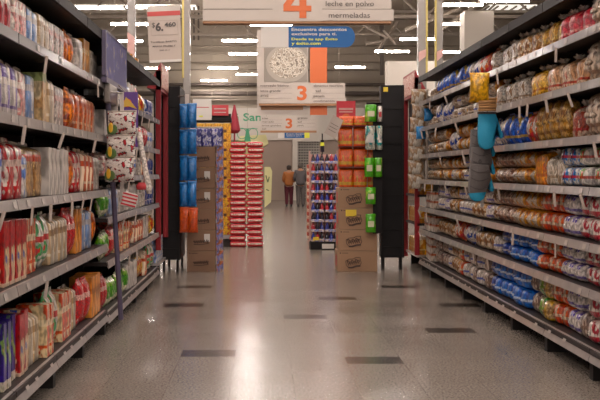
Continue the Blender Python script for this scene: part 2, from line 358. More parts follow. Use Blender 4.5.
# ------------------------------------------------------------------ gondola shelving
M_lip = mat('shelf_lip', '#a29b98', .28, .25, coat=.5, noise=.3, nscale=9, bump=.3, bscale=9)  # value noise paints pale glints into the lip's grey
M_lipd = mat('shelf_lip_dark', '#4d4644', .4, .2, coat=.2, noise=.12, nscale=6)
M_shelf = mat('shelf_dark', '#2b2322', .55, .0, spec=.3); M_frame = mat('gondola_frame', '#1a1514', .6, spec=.25)
M_tagw = mat('price_card', '#b3a9a2', .5); M_flag = mat('flag_card', '#a8978c', .5, noise=.1)
LX = 1.215; RX = 2.02
LB1 = [4.02, 5.0, 5.985, 6.97, 7.95]; LB2 = [8.94, 9.92, 10.9, 11.9]
LZ1 = [.2, .725, 1.156, 1.578, 1.99]; LZ2 = [.17, .58, .93, 1.265, 1.56, 1.91]
RB = [5.2, 6.2, 7.2, 8.2, 9.2, 10.2, 11.2, 12.2, 12.92]; RZ = [.2, .565, .852, 1.2, 1.52, 1.86, 2.19]
DEP = .46
ctag = MB(); ctag.box((0, -.03, -.017), (.0025, .03, .017)); ctag = ctag.mesh('tag'); ctag.materials.append(M_tagw)
flagm = MB(); flagm.box((0, -.009, -.1), (.0025, .009, 0)); flagm = flagm.mesh('flag'); flagm.materials.append(M_flag)
def bay(s, xf, y0, y1, zs, ztop, label, grp):
    """s=-1 left rack, +1 right rack. local: root on floor at lip line, x inward = s"""
    root = empty('shelving_bay', (s*xf, y0, 0)); tag(root, label, 'shelving', grp)
    W = y1-y0; g = .006
    m = MB(); m.box((min(s*DEP, s*(DEP+.03)), 0, .1), (max(s*DEP, s*(DEP+.03)), W, ztop)); m.build('back_panel', M_frame, root)
    m = MB(); m.box((min(s*.38, s*DEP), 0, 0), (max(s*.38, s*DEP), .05, ztop)); m.build('upright', M_frame, root)
    m = MB(); a, b = sorted((s*.04, s*.42)); m.box((a, .02, 0), (b, .09, zs[0]-.05)); m.build('foot', M_frame, root)
    for li, z in enumerate(list(zs)+[ztop]):
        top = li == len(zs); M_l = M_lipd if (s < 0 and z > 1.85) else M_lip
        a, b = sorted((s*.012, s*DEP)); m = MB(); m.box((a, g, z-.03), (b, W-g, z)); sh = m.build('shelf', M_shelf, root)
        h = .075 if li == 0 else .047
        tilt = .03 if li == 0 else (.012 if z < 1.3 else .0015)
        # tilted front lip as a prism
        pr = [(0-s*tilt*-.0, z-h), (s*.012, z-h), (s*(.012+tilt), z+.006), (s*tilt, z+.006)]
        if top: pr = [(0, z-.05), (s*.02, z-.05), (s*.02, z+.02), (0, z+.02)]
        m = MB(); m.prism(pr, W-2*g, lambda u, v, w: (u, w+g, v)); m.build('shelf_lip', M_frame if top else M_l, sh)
        if top: continue
        n = 3
        for i in range(n):
            if R.random() < .25: continue
            y = W*(i+.5)/n+R.uniform(-.1, .1)
            t = link('price_tag', ctag, None, sh, (-s*.003 if s < 0 else -.0055+0, y, z-.02)); t.location.x = (.0035 if s < 0 else -.006)+s*tilt*.55
            t.rotation_euler = (0, (math.atan2(tilt, h))*(1 if s > 0 else -1), 0)
        if li > 0:
            for i in range(2):
                if R.random() < .55: continue
                y = W*(i+.5)/2+R.uniform(-.15, .15)
                t = link('price_flag', flagm, None, sh, ((.006 if s < 0 else -.009), y, z-h+.008)); t.rotation_euler = (R.uniform(-.35, .1), 0, R.uniform(-1.3, -.3)*-s)
    return root
nb = ['nearest', 'second', 'third', 'fourth', 'fifth', 'sixth', 'seventh', 'farthest']
allL = LB1+LB2
for i in range(8):
    z = LZ1 if i < 4 else LZ2
    bay(-1, LX, allL[i], allL[i+1], z, 2.36, '%s bay of dark shelving with grey lips along the aisle left side' % nb[i], 'left side shelving bays')
for i in range(8):
    bay(1, RX, RB[i], RB[i+1], RZ, 2.5, '%s bay of dark shelving with grey lips along the aisle right side' % nb[i], 'right side shelving bays')
# ------------------------------------------------------------------ looks
LOOK = {}
def look(key, nm, cat, desc, shape, dims, m, m2=None, plural=None, **kw):
    parts = SH[shape](*dims, **kw); m2 = m2 or m
    if shape in ('loaf', 'rolls'): m2 = m
    out = []
    for (pn, me, mi) in parts:
        me.materials.append(m2 if mi else m); out.append((pn, me))
    LOOK[key] = dict(nm=nm, cat=cat, desc=desc, dims=dims, parts=out, shape=shape)
clear = mat('clear_film_edge', '#b9aea3', .25, coat=.6, bump=.5, bscale=40)
mk = pack
# left: pasta, cereal, flour, soup pouches
look('l_whitegrey', 'pasta_bag', 'pasta bag', 'white and grey pasta bag', 'pouch', (.17, 0.144, .30), mk('p_wg', '#cfc4ba', '#a59a94', '#b8928a', 12), clear)
look('l_red', 'pasta_bag', 'pasta bag', 'shiny red pasta bag', 'pouch', (.17, 0.138, .27), mk('p_red', '#a81f26', '#8e1520', '#d5bfb2', 10), None)
look('l_pinkwhite', 'pasta_bag', 'pasta bag', 'pinkish white spaghetti bag', 'pouch', (.18, 0.149, .30), mk('p_pw', '#cdb8ac', '#c08a86', '#d8ccc2', 11), clear)
look('l_bluewhite', 'flour_bag', 'flour bag', 'pale blue and white flour bag', 'pouch', (.18, 0.149, .29), mk('p_bw', '#c9c6c6', '#7f94b8', '#a99f9b', 8, zs=.3), clear)
look('l_tanclear', 'pasta_bag', 'pasta bag', 'clear bag of tan spaghetti', 'pouch', (.17, 0.138, .28), mk('p_tan', '#b49c80', '#c9bba8', '#8f7458', 9, zs=.15), clear)
look('l_orange', 'soup_bag', 'food bag', 'glossy orange food bag', 'pillow', (.12, 0.161, .27), mk('p_or', '#c65a1d', '#dd7a2b', '#8e3315', 12, bump=.8), None)
look('l_tanbox', 'cereal_box', 'cereal box', 'kraft tan cereal box', 'box', (.2, 0.103, .27), mk('p_tb', '#b98c58', '#a6743f', '#c7ab84', 5, coat=.1, bump=0), None)
look('l_greyclear', 'rice_bag', 'rice bag', 'greyish clear rice bag', 'pouch', (.17, 0.138, .26), mk('p_gc', '#aea49b', '#c8beb5', '#8f857d', 9), clear)
look('l_purple', 'cereal_box', 'cereal box', 'purple printed cereal box', 'box', (.2, 0.086, .31), mk('p_pu', '#3b2f72', '#7d9a5c', '#b9926a', 12, thr=(.56, .64), band= [('#cbbfae', .0, .045)], coat=.2, bump=0), None)
look('l_purplewhite', 'cereal_bag', 'cereal bag', 'white bag striped in purple', 'pouch', (.17, 0.138, .31), mk('p_puw', '#c9c0bb', '#65508c', '#d6cbc2', 7, zs=.2), clear)
look('l_green', 'cereal_box', 'cereal box', 'tan box with green top', 'box', (.2, 0.115, .29), mk('p_gr', '#b89c78', '#a98560', '#c9b698', 9, [('#7a8a58', .24, .3)], coat=.2, bump=0), None)
look('l_oats', 'oat_bag', 'oats bag', 'tan oats bag with red writing band', 'pouch', (.19, 0.172, .31), mk('p_oat', '#b4916a', '#8d6a4a', '#c7ac84', 14, [('#b5483c', .2, .24), ('#7f8b60', .28, .32)]), clear)
look('l_redwhite', 'pasta_bag', 'pasta bag', 'red and white patterned bag', 'pouch', (.17, 0.132, .31), mk('p_rw', '#cdbdb0', '#b02a2e', '#c8b8ae', 10, thr=(.44, .6)), None)
look('l_rwb', 'cereal_box', 'cereal box', 'red box with yellow and green print', 'box', (.2, 0.086, .29), mk('p_rwb', '#b32c22', '#dba02e', '#3f7d45', 9, coat=.2, bump=0), None)
look('l_blue', 'pasta_bag', 'pasta bag', 'deep blue and white bag', 'pouch', (.17, 0.115, .31), mk('p_bl', '#2f4f9a', '#c8c4c6', '#3d5fb0', 8, zs=.35), None)
look('l_salmon', 'pasta_bag', 'pasta bag', 'salmon pink lentil bag', 'pouch', (.16, 0.132, .27), mk('p_sal', '#b9694c', '#d1a68c', '#a8553e', 11), clear)
look('l_redorange', 'pasta_bag', 'pasta bag', 'orange bag with red and white stripes', 'pouch', (.17, 0.138, .28), mk('p_ro', '#c2541f', '#d8c4ae', '#b03a22', 7, zs=.2), None)
look('l_cream', 'cookie_box', 'box', 'cream box with red lettering blots', 'box', (.19, 0.092, .28), mk('p_cr', '#cdb897', '#c05038', '#d6c8ae', 9, coat=.15, bump=0), None)
look('l_redtop', 'cereal_box', 'cereal box', 'red box with blue spot', 'box', (.2, 0.098, .31), mk('p_rt', '#a3262a', '#c6ad90', '#4a5c9a', 13, [('#c3b09c', 0, .02)], coat=.2, bump=0, thr=(.5, .63), zs=.45), None)
look('l_whitegreen', 'tortilla_bag', 'bag', 'white bag with green and red logo', 'pillow', (.11, 0.172, .33), mk('p_wgr', '#cfc8bd', '#4f8a5c', '#b32f35', 7, thr=(.54, .6)), None)
look('l_redglit', 'snack_bag', 'snack bag', 'crinkled bright red bag', 'pillow', (.11, 0.161, .3), mk('p_rg', '#b3171e', '#c93334', '#dfb9ae', 22, bump=1, bscale=35, thr=(.5, .62)), None)
look('l_orangebox', 'flour_box', 'box', 'plain orange tan box', 'box', (.18, 0.115, .28), mk('p_ob', '#bd7c4a', '#c98f62', '#b06a3a', 4, coat=.1, bump=0), None)
look('l_yellow', 'soup_bag', 'food bag', 'bright yellow food bag', 'pillow', (.1, 0.149, .24), mk('p_y', '#cfa022', '#c7a95a', '#a83b25', 11), None)
look('l_greenbag', 'vegetable_bag', 'food bag', 'leafy green food bag', 'pillow', (.1, 0.161, .24), mk('p_g', '#4d8a34', '#c9c3a6', '#77a641', 11), None)
look('l_whitetall', 'milk_carton', 'carton', 'plain white tall carton', 'box', (.12, 0.103, .26), mk('p_wt', '#cbc4bc', '#b8b0aa', '#bfb6ae', 4, coat=.1, bump=0), None)
look('l_navy', 'coffee_bag', 'coffee bag', 'dark navy and white bag', 'pouch', (.13, 0.127, .24), mk('p_nv', '#2d3a72', '#b9b3b5', '#3a4a86', 10), None)
look('l_whitepack', 'sugar_bag', 'sugar bag', 'white bag with small blue print', 'pouch', (.15, 0.138, .24), mk('p_wp', '#cbc5bf', '#c2bab3', '#6c82b4', 11, thr=(.5, .6)), None)
look('l_tealbox', 'tea_box', 'box', 'white and blue layered box', 'box', (.18, 0.184, .1), mk('p_teal', '#c3bebb', '#8b9cc0', '#b5aeb0', 8, coat=.1, bump=0), None)
# right: bread, buns, snacks
look('r_silver', 'cake_pack', 'cake pack', 'clear pack of stacked brown cakes', 'rolls', (.22, 0.186, .25), mk('q_sil', '#94806f', '#b9a898', '#6f5446', 10, bump=.7), clear, nz=4, ny=1)
look('r_pink', 'snack_bag', 'snack bag', 'crinkled red and pink bag', 'sack', (.2, 0.221, .28), mk('q_pk', '#b32637', '#a8222e', '#d08a85', 12, bump=1, bscale=28), clear)
look('r_yellowtan', 'toast_bag', 'toast bag', 'bag of golden toast', 'sack', (.2, 0.208, .28), mk('q_yt', '#b98a4a', '#c9a86c', '#8e5f2c', 13, bump=1), clear)
look('r_greytall', 'snack_bag', 'snack bag', 'tall clear grey cellophane bag', 'sack', (.2, 0.234, .32), mk('q_gt', '#93887f', '#beb5ab', '#7a5f48', 13, bump=1), clear)
look('r_browntall', 'bread_bag', 'bread bag', 'tall clear bag of brown crackers', 'sack', (.2, 0.221, .3), mk('q_bt', '#9c7148', '#bda88e', '#7c5230', 13, bump=.9), clear)
look('r_mix', 'snack_bag', 'snack bag', 'white bag with orange and red print', 'pillow', (.15, 0.182, .27), mk('q_mix', '#c9bdb2', '#bf5a2a', '#a43238', 12), None)
look('r_mixblue', 'snack_bag', 'snack bag', 'white bag with blue print', 'pillow', (.15, 0.182, .26), mk('q_mb', '#c6bdb7', '#3a4f96', '#b7aaa0', 13), None)
look('r_bluebag', 'chips_bag', 'chips bag', 'blue and yellow chips bag', 'pillow', (.15, 0.208, .25), mk('q_bb', '#2b4ba0', '#3f63b8', '#c2a14a', 13, bump=.9, thr=(.52, .6)), None)
look('r_clearsm', 'bun_bag', 'bun bag', 'pale clear bun bag', 'rolls', (.2, 0.215, .14), mk('q_cs', '#a89685', '#c7bbae', '#86664a', 15, bump=.9), clear, nz=2)
look('r_golden', 'toast_bag', 'toast bag', 'yellow bag of small toasts', 'sack', (.22, 0.234, .28), mk('q_gd', '#bd8b33', '#cfa963', '#a05a26', 16, bump=1), clear)
look('r_pinktan', 'cookie_bag', 'cookie bag', 'clear tan bag with red stripes', 'sack', (.22, 0.247, .3), mk('q_pt', '#b48a6c', '#c8b09a', '#a63c38', 12, bump=1, zs=.3, thr=(.47, .6)), clear)
look('r_rings', 'cookie_stack', 'cookie pack', 'tall stack of round cookies in film', 'rolls', (.16, 0.215, .29), mk('q_ring', '#9c7446', '#b79667', '#7c5330', 16, bump=.6), clear, nz=5, amp=.12)
look('r_redbrown', 'cookie_bag', 'cookie bag', 'red and brown cookie bag', 'sack', (.18, 0.195, .28), mk('q_rb', '#8e4234', '#b59b88', '#9b2b2c', 13, bump=1), clear)
look('r_orangebun', 'bun_bag', 'bun bag', 'orange topped round bun bag', 'rolls', (.22, 0.179, .135), mk('q_ob', '#a8622a', '#bd8a52', '#b9a896', 13, [('#c9a98a', .0, .03)], bump=.8), clear, nz=1)
look('r_brownbun', 'bun_bag', 'bun bag', 'dark brown round bun bag', 'rolls', (.22, 0.179, .135), mk('q_brb', '#69463a', '#8a6656', '#b39a8a', 13, bump=.8), clear, nz=1)
look('r_orangetall', 'bread_bag', 'bread bag', 'orange soft bread bag', 'pouch', (.2, 0.182, .24), mk('q_ot', '#c9702a', '#d99a5c', '#b95a1e', 13), clear)
look('r_whitegreen', 'sliced_bread', 'bread', 'white bread bag with green print', 'loaf', (.26, 0.179, .145), mk('q_wg', '#cfc8c2', '#6f9a4c', '#b7493f', 13, thr=(.55, .62)), clear)
look('r_bluered', 'sliced_bread', 'bread', 'white bread bag with blue and red print', 'loaf', (.26, 0.172, .14), mk('q_br', '#c3beba', '#4a78ae', '#a93a3a', 13, thr=(.5, .62)), clear)
look('r_clearwhite', 'arepa_bag', 'bread bag', 'clear whitish round bread bag', 'sack', (.2, 0.247, .28), mk('q_cw', '#b7a999', '#cfc4b8', '#99836c', 13, bump=.9), clear)
look('r_redbun', 'bun_bag', 'bun bag', 'red and orange sliced bread bag', 'loaf', (.26, 0.179, .15), mk('q_rdb', '#b5381c', '#c4501f', '#bfae98', 13, thr=(.5, .6)), clear)
look('r_purplewhite', 'sliced_bread', 'bread', 'white bread bag with purple print', 'loaf', (.26, 0.165, .15), mk('q_pw', '#c6bcb6', '#5b4c92', '#a99a93', 13, [('#56478c', .03, .05)], thr=(.52, .62)), clear)
look('r_redwhite', 'sliced_bread', 'bread', 'white bread bag with dark red print', 'loaf', (.26, 0.165, .15), mk('q_rw', '#c7bab2', '#a1303c', '#8a7468', 13, [('#a02c38', .02, .05)], thr=(.53, .62)), clear)
look('r_tan', 'sliced_bread', 'bread', 'tan clear sliced bread bag', 'loaf', (.26, 0.172, .145), mk('q_tn', '#b08a64', '#c9b6a0', '#7d5434', 13), clear)
look('r_greybrown', 'sliced_bread', 'bread', 'dark brown and grey bread bag', 'loaf', (.26, 0.172, .15), mk('q_gb', '#5d4a44', '#a5968c', '#7b6358', 13), clear)
look('r_blue', 'sliced_bread', 'bread', 'bright blue bread bag', 'loaf', (.26, 0.186, .155), mk('q_blu', '#1f62b4', '#2a52a4', '#b9c2cc', 13, thr=(.53, .64)), None)
look('r_bluedark', 'sliced_bread', 'bread', 'dark blue bread bag', 'loaf', (.26, 0.186, .15), mk('q_bld', '#25408c', '#31509f', '#b0a8a4', 13, thr=(.53, .62)), None)
look('r_green', 'sliced_bread', 'bread', 'green striped bread bag', 'loaf', (.26, 0.165, .15), mk('q_grn', '#3f7a3a', '#b9a88a', '#6a8f3c', 13), clear)
look('r_yellow', 'sliced_bread', 'bread', 'yellow brown bread bag', 'loaf', (.26, 0.165, .15), mk('q_yel', '#b5903a', '#a9906c', '#80603c', 13), clear)
look('r_whiteblue', 'sliced_bread', 'bread', 'whitish bread bag with thin blue stripe', 'loaf', (.26, 0.172, .15), mk('q_wb', '#bcb0a6', '#c9c0b8', '#3e4c90', 13, thr=(.5, .62)), clear)
look('r_whitebox', 'cracker_box', 'box', 'white low cracker box', 'box', (.2, 0.221, .085), mk('q_wbx', '#c5beb6', '#b5a89c', '#a5583c', 7, coat=.1, bump=0, thr=(.52, .62)), None)
look('r_yellowbox', 'cracker_box', 'box', 'yellow cracker box', 'box', (.18, 0.156, .2), mk('q_ybx', '#c08a2c', '#b06f24', '#c7b184', 6, coat=.15, bump=0), None)
ITEMS = []
def put(key, side, lev, row, x, y, z, sc=(1, 1, 1), rz=0):
    ITEMS.append([key, side, lev, row, x, y, z, sc, rz])
def YL(px): return 1260/(262-px)
def YR(px): return 2060/(px-262)
NLV = ['bottom shelf', 'second shelf', 'third shelf', 'fourth shelf', 'fifth shelf', 'sixth shelf', 'seventh shelf', 'top']
def blocked(y, w, joints):          # keep packages off bay joints only where uprights stand (back); nothing needed at front
    return False
def fill(side, spec, zf, gap, lev_of, ceil_of):
    """spec: list of (px0, px1, key, rows)"""
    for (p0, p1, key, rows) in spec:
        Yf = YL if side == 'left' else YR
        y0, y1 = sorted((Yf(p0), Yf(p1)))
        L_ = LOOK[key]; d, w, h = L_['dims'][:3]
        y0 += .008; y1 -= .008; roff = R.uniform(0, .05); n = max(1, int(round((y1-y0)/(w+gap)))); st = (y1-y0)/n
        for i in range(n):
            y = y0+(i+.5)*st; z = zf(y); lev = lev_of; avail = ceil_of(y)-z-.06
            if z is None: continue
            sy = min(1.12, (st-.01)/w); jit = R.uniform(-.012, .012)
            hs = min(1.12, avail/(h*rows+.002)); 
            for r in range(rows):
                s_ = (R.uniform(.95, 1), sy*R.uniform(.95, .99), hs*R.uniform(.95, 1) if r == rows-1 else hs)
                x = LX+.05+d/2*s_[0]+abs(jit)+roff
                put(key, side, lev, r if rows > 1 else None, x*(-1 if side == 'left' else 1), y, z+r*h*hs+.001, s_, (0 if side == 'left' else PI)+R.uniform(-.05, .05))
# left section near  (levels bottom->top)
L1 = [
 [(-60, -2, 'l_oats', 1), (-2, 8, 'l_purple', 1), (8, 17, 'l_purple', 1), (17, 26, 'l_purple', 1), (26, 36, 'l_redtop', 1), (36, 48, 'l_tanclear', 1), (48, 56, 'l_cream', 1), (56, 66, 'l_whitegreen', 1), (66, 76, 'l_cream', 1), (76, 84, 'l_tanclear', 1), (84, 94, 'l_redglit', 1), (94, 103, 'l_orangebox', 1)],
 [(-60, -3, 'l_orangebox', 1), (-3, 6, 'l_yellow', 1), (6, 30, 'l_redtop', 1), (30, 45, 'l_cream', 1), (45, 56, 'l_whitegreen', 1), (56, 73, 'l_tanclear', 1), (73, 82, 'l_redglit', 1), (82, 88, 'l_orangebox', 1), (88, 97, 'l_bluewhite', 1), (97, 103, 'l_orange', 1)],
 [(-60, -3, 'l_redwhite', 1), (-3, 6, 'l_rwb', 1), (6, 13, 'l_blue', 1), (13, 29, 'l_redwhite', 1), (29, 34, 'l_whitepack', 1), (34, 52, 'l_oats', 1), (52, 72, 'l_whitetall', 1), (72, 81, 'l_orange', 1), (81, 88, 'l_redwhite', 1), (88, 97, 'l_redorange', 1), (97, 103, 'l_greyclear', 1)],
 [(-60, -3, 'l_purplewhite', 1), (-3, 5, 'l_orange', 1), (5, 28, 'l_purplewhite', 1), (28, 37, 'l_pinkwhite', 1), (37, 45, 'l_bluewhite', 1), (45, 52, 'l_green', 1), (52, 58, 'l_tanclear', 1), (58, 72, 'l_whitegrey', 1), (72, 79, 'l_orange', 1), (79, 98, 'l_salmon', 1), (98, 103, 'l_greyclear', 1)],
 [(-60, -8, 'l_pinkwhite', 1), (-8, 8, 'l_whitegrey', 1), (8, 20, 'l_red', 1), (20, 34, 'l_pinkwhite', 1), (34, 46, 'l_bluewhite', 1), (46, 56, 'l_tanclear', 1), (56, 70, 'l_whitegrey', 1), (70, 80, 'l_orange', 1), (80, 86, 'l_greyclear', 1), (86, 92, 'l_tanbox', 1), (92, 103, 'l_greyclear', 1)],
]
CE = list(LZ1[1:])+[2.36]
for li, spec in enumerate(L1):
    fill('left', spec, lambda y, li=li: LZ1[li]+.001, .012, li, lambda y, li=li: CE[li]-.03)
L2 = [
 [(105, 111, 'l_redglit', 1), (111, 119, 'l_greenbag', 1), (119, 130, 'l_greenbag', 1), (130, 138, 'l_whitetall', 1), (138, 146, 'l_yellow', 1), (146, 150, 'l_redorange', 1), (150, 155, 'l_whitegreen', 1)],
 [(105, 113, 'l_greenbag', 1), (113, 120, 'l_redglit', 1), (120, 130, 'l_cream', 1), (130, 137, 'l_orange', 1), (137, 146, 'l_redorange', 1), (146, 150, 'l_whitetall', 1), (150, 155, 'l_yellow', 1)],
 [(105, 112, 'l_greenbag', 1), (112, 119, 'l_bluewhite', 1), (119, 131, 'l_greyclear', 1), (131, 141, 'l_whitetall', 1), (141, 147, 'l_greyclear', 1), (147, 155, 'l_navy', 1)],
 [(105, 116, 'l_pinkwhite', 1), (116, 128, 'l_greyclear', 1), (128, 137, 'l_whitepack', 1), (137, 143, 'l_greyclear', 1), (143, 149, 'l_redorange', 1), (149, 155, 'l_navy', 1)],
 [(105, 118, 'l_whitetall', 1), (118, 130, 'l_cream', 1), (130, 138, 'l_whitegrey', 1), (138, 145, 'l_greyclear', 1), (145, 149, 'l_redglit', 1), (149, 155, 'l_whitepack', 1)],
 [(105, 112, 'l_whitetall', 1), (112, 121, 'l_greenbag', 1), (121, 130, 'l_whitepack', 1), (130, 137, 'l_whitetall', 1), (137, 141, 'l_redglit', 1), (141, 147, 'l_yellow', 1), (147, 155, 'l_navy', 1)],
]
CE2 = list(LZ2[1:])+[2.36]
for li, spec in enumerate(L2):
    fill_spec = spec
    _Y = YL
    for (p0, p1, key, rows) in spec:
        y0, y1 = YL(p0), YL(p1); L_ = LOOK[key]; d, w, h = L_['dims'][:3]
        n = max(1, int(round((y1-y0)/(w+.01)))); st = (y1-y0)/n; av = CE2[li]-.03-LZ2[li]-.05
        for i in range(n):
            y = y0+(i+.5)*st
            if y > 11.82 or y < 8.03: continue
            s_ = (R.uniform(.93, 1), min(1.12, (st-.008)/w)*R.uniform(.94, .99), min(1, av/h)*R.uniform(.9, 1))
            put(key, 'left far', li, None, -(LX+.05+d/2*s_[0]+R.uniform(0, .03)), y, LZ2[li]+.002, s_, R.uniform(-.06, .06))
# few cartons on the far top shelf
for i, y in enumerate((8.6, 8.85, 10.3, 10.5, 10.7, 11.3)):
    put('l_whitetall' if i % 2 else 'l_tanbox', 'left far', 7, None, -(LX+.2), y, 2.362, (.9, 1.0, .55), R.uniform(-.1, .1))
# right
R_ = [
 [(422, 430, 'r_whitebox', 3), (430, 440, 'r_whiteblue', 2), (440, 452, 'r_tan', 2), (452, 462, 'r_redbun', 2), (462, 480, 'r_whiteblue', 2), (480, 490, 'r_bluedark', 2), (490, 521, 'r_blue', 2), (521, 530, 'r_greybrown', 2), (530, 539, 'r_green', 2), (539, 545, 'r_yellow', 2), (545, 558, 'r_redbun', 2), (558, 572, 'r_purplewhite', 2), (572, 580, 'r_greybrown', 1), (580, 620, 'r_redwhite', 2), (620, 650, 'r_greybrown', 2)],
 [(422, 432, 'r_whitebox', 2), (432, 450, 'r_tan', 1), (450, 462, 'r_mix', 1), (462, 470, 'r_mixblue', 1), (470, 488, 'r_tan', 1), (488, 494, 'r_whiteblue', 1), (494, 506, 'r_bluedark', 2), (506, 533, 'r_blue', 2), (533, 553, 'r_redbun', 2), (553, 574, 'r_purplewhite', 2), (574, 590, 'r_redwhite', 2), (590, 650, 'r_greybrown', 2)],
 [(422, 432, 'r_whitebox', 2), (432, 445, 'r_tan', 2), (445, 452, 'r_orangebun', 2), (452, 468, 'r_whiteblue', 2), (468, 490, 'r_tan', 2), (490, 505, 'r_brownbun', 2), (505, 533, 'r_orangebun', 2), (533, 553, 'r_redbun', 2), (553, 570, 'r_purplewhite', 2), (570, 592, 'r_redwhite', 2), (592, 650, 'r_golden', 1)],
 [(422, 436, 'r_clearsm', 2), (436, 470, 'r_orangebun', 2), (470, 492, 'r_tan', 2), (492, 504, 'r_brownbun', 2), (504, 529, 'r_orangebun', 2), (529, 540, 'r_orangetall', 1), (540, 556, 'r_clearwhite', 1), (556, 571, 'r_bluered', 2), (571, 605, 'r_whitegreen', 2), (605, 650, 'r_golden', 1)],
 [(422, 432, 'r_clearsm', 2), (432, 444, 'r_orangebun', 2), (444, 452, 'r_mixblue', 1), (452, 466, 'r_orangebun', 2), (466, 500, 'r_mixblue', 1), (500, 518, 'r_bluebag', 1), (518, 530, 'r_mix', 1), (530, 543, 'r_rings', 1), (543, 561, 'r_rings', 1), (561, 574, 'r_redbrown', 1), (574, 650, 'r_silver', 1)],
 [(422, 434, 'r_clearsm', 2), (434, 446, 'r_mixblue', 1), (446, 462, 'r_orangebun', 2), (462, 492, 'r_clearsm', 2), (492, 520, 'r_greytall', 1), (520, 541, 'r_golden', 1), (541, 577, 'r_pinktan', 1), (577, 600, 'r_silver', 1), (600, 650, 'r_silver', 1)],
 [(424, 432, 'r_clearsm', 1), (432, 450, 'r_bluebag', 1), (450, 464, 'r_bluebag', 1), (464, 474, 'r_mixblue', 1), (474, 488, 'r_mix', 1), (488, 512, 'r_greytall', 1), (512, 532, 'r_browntall', 1), (532, 555, 'r_yellowtan', 1), (555, 582, 'r_pink', 1), (582, 650, 'r_silver', 1)],
]
CR = list(RZ[1:])+[2.5]
FAR = [['r_tan', 'r_whiteblue', 'r_greybrown'], ['r_tan'], ['r_whiteblue', 'r_tan', 'r_purplewhite'], ['r_tan', 'r_whiteblue', 'r_orangebun'], ['r_clearsm', 'r_orangebun'], ['r_clearsm', 'r_orangebun', 'r_whiteblue'], []]
for li, spec in enumerate(R_):
    for (p0, p1, key, rows) in spec:
        y1, y0 = YR(p0), YR(p1); y0 = max(y0, 5.25); y1 = min(y1, 12.86)
        if y1-y0 < .06: continue
        opts = [key]+(FAR[li] if p1 <= 492 and 'box' not in key and rows == 2 else [])
        L_ = LOOK[key]; d, w, h = L_['dims'][:3]
        n = max(1, int(round((y1-y0)/(w+.01)))); st = (y1-y0)/n; av = CR[li]-.03-RZ[li]-.015
        for i in range(n):
            y = y0+(i+.5)*st; jx = R.uniform(0, .03); key = R.choice(opts); d, w, h = LOOK[key]['dims'][:3]; hs = min(1.2, av/(h*rows))
            if LOOK[key]['shape'] in ('sack', 'pillow'): hs *= R.uniform(.9, 1)
            for r in range(rows):
                s_ = (R.uniform(.9, 1), min(1.1, (st-.012)/w)*R.uniform(.82, .92), hs*(.98 if r == 0 and rows > 1 else R.uniform(.92, 1)))
                put(key, 'right', li, r if rows > 1 else None, RX+.05+d/2*s_[0]+jx*1.5+R.uniform(0, .012), y, RZ[li]+.002+r*h*hs, s_, PI+(R.uniform(-.25, .25) if LOOK[key]['shape'] == 'sack' else R.uniform(-.07, .07)))
# instantiate with labels
bykey = {}
for it in ITEMS:
    sd = 'left' if it[1].startswith('left') else 'right'
    lv = it[2]
    sec = ''
    if it[1] == 'left far': sec = 'far '
    if it[1] == 'left': sec = 'near '
    bykey.setdefault((it[0], it[1], lv, it[3]), []).append(it)
for (key, side, lev, row), lst in bykey.items():
    lst.sort(key=lambda i: i[5]); L_ = LOOK[key]
    sd = {'left': 'near left', 'left far': 'far left', 'right': 'right'}[side]
    place = 'on the %s rack %s' % (sd, NLV[lev])
    rw = '' if row is None else {0: 'lower ', 1: 'upper ', 2: 'topmost '}[row]
    # words: keep 16 at most
    for i, it in enumerate(lst):
        (kk, _, _, _, x, y, z, sc, rz) = it
        base = None
        for pn, me in L_['parts']:
            if pn == 'body':
                o = bpy.data.objects.new(L_['nm'], me); COL.objects.link(o); o.location = (x, y, z); o.scale = sc; o.rotation_euler = (0, 0, rz); base = o
            elif y < 9.3:
                c = bpy.data.objects.new(pn, me); COL.objects.link(c); c.parent = base
        lab = ('%s %s%s %s' % (ORD[i], rw, L_['desc'], place)) if len(lst) > 1 else '%s%s %s' % (rw, L_['desc'], place)
        tag(base, lab, L_['cat'], '%s %s' % (L_['desc'] + 's', place))
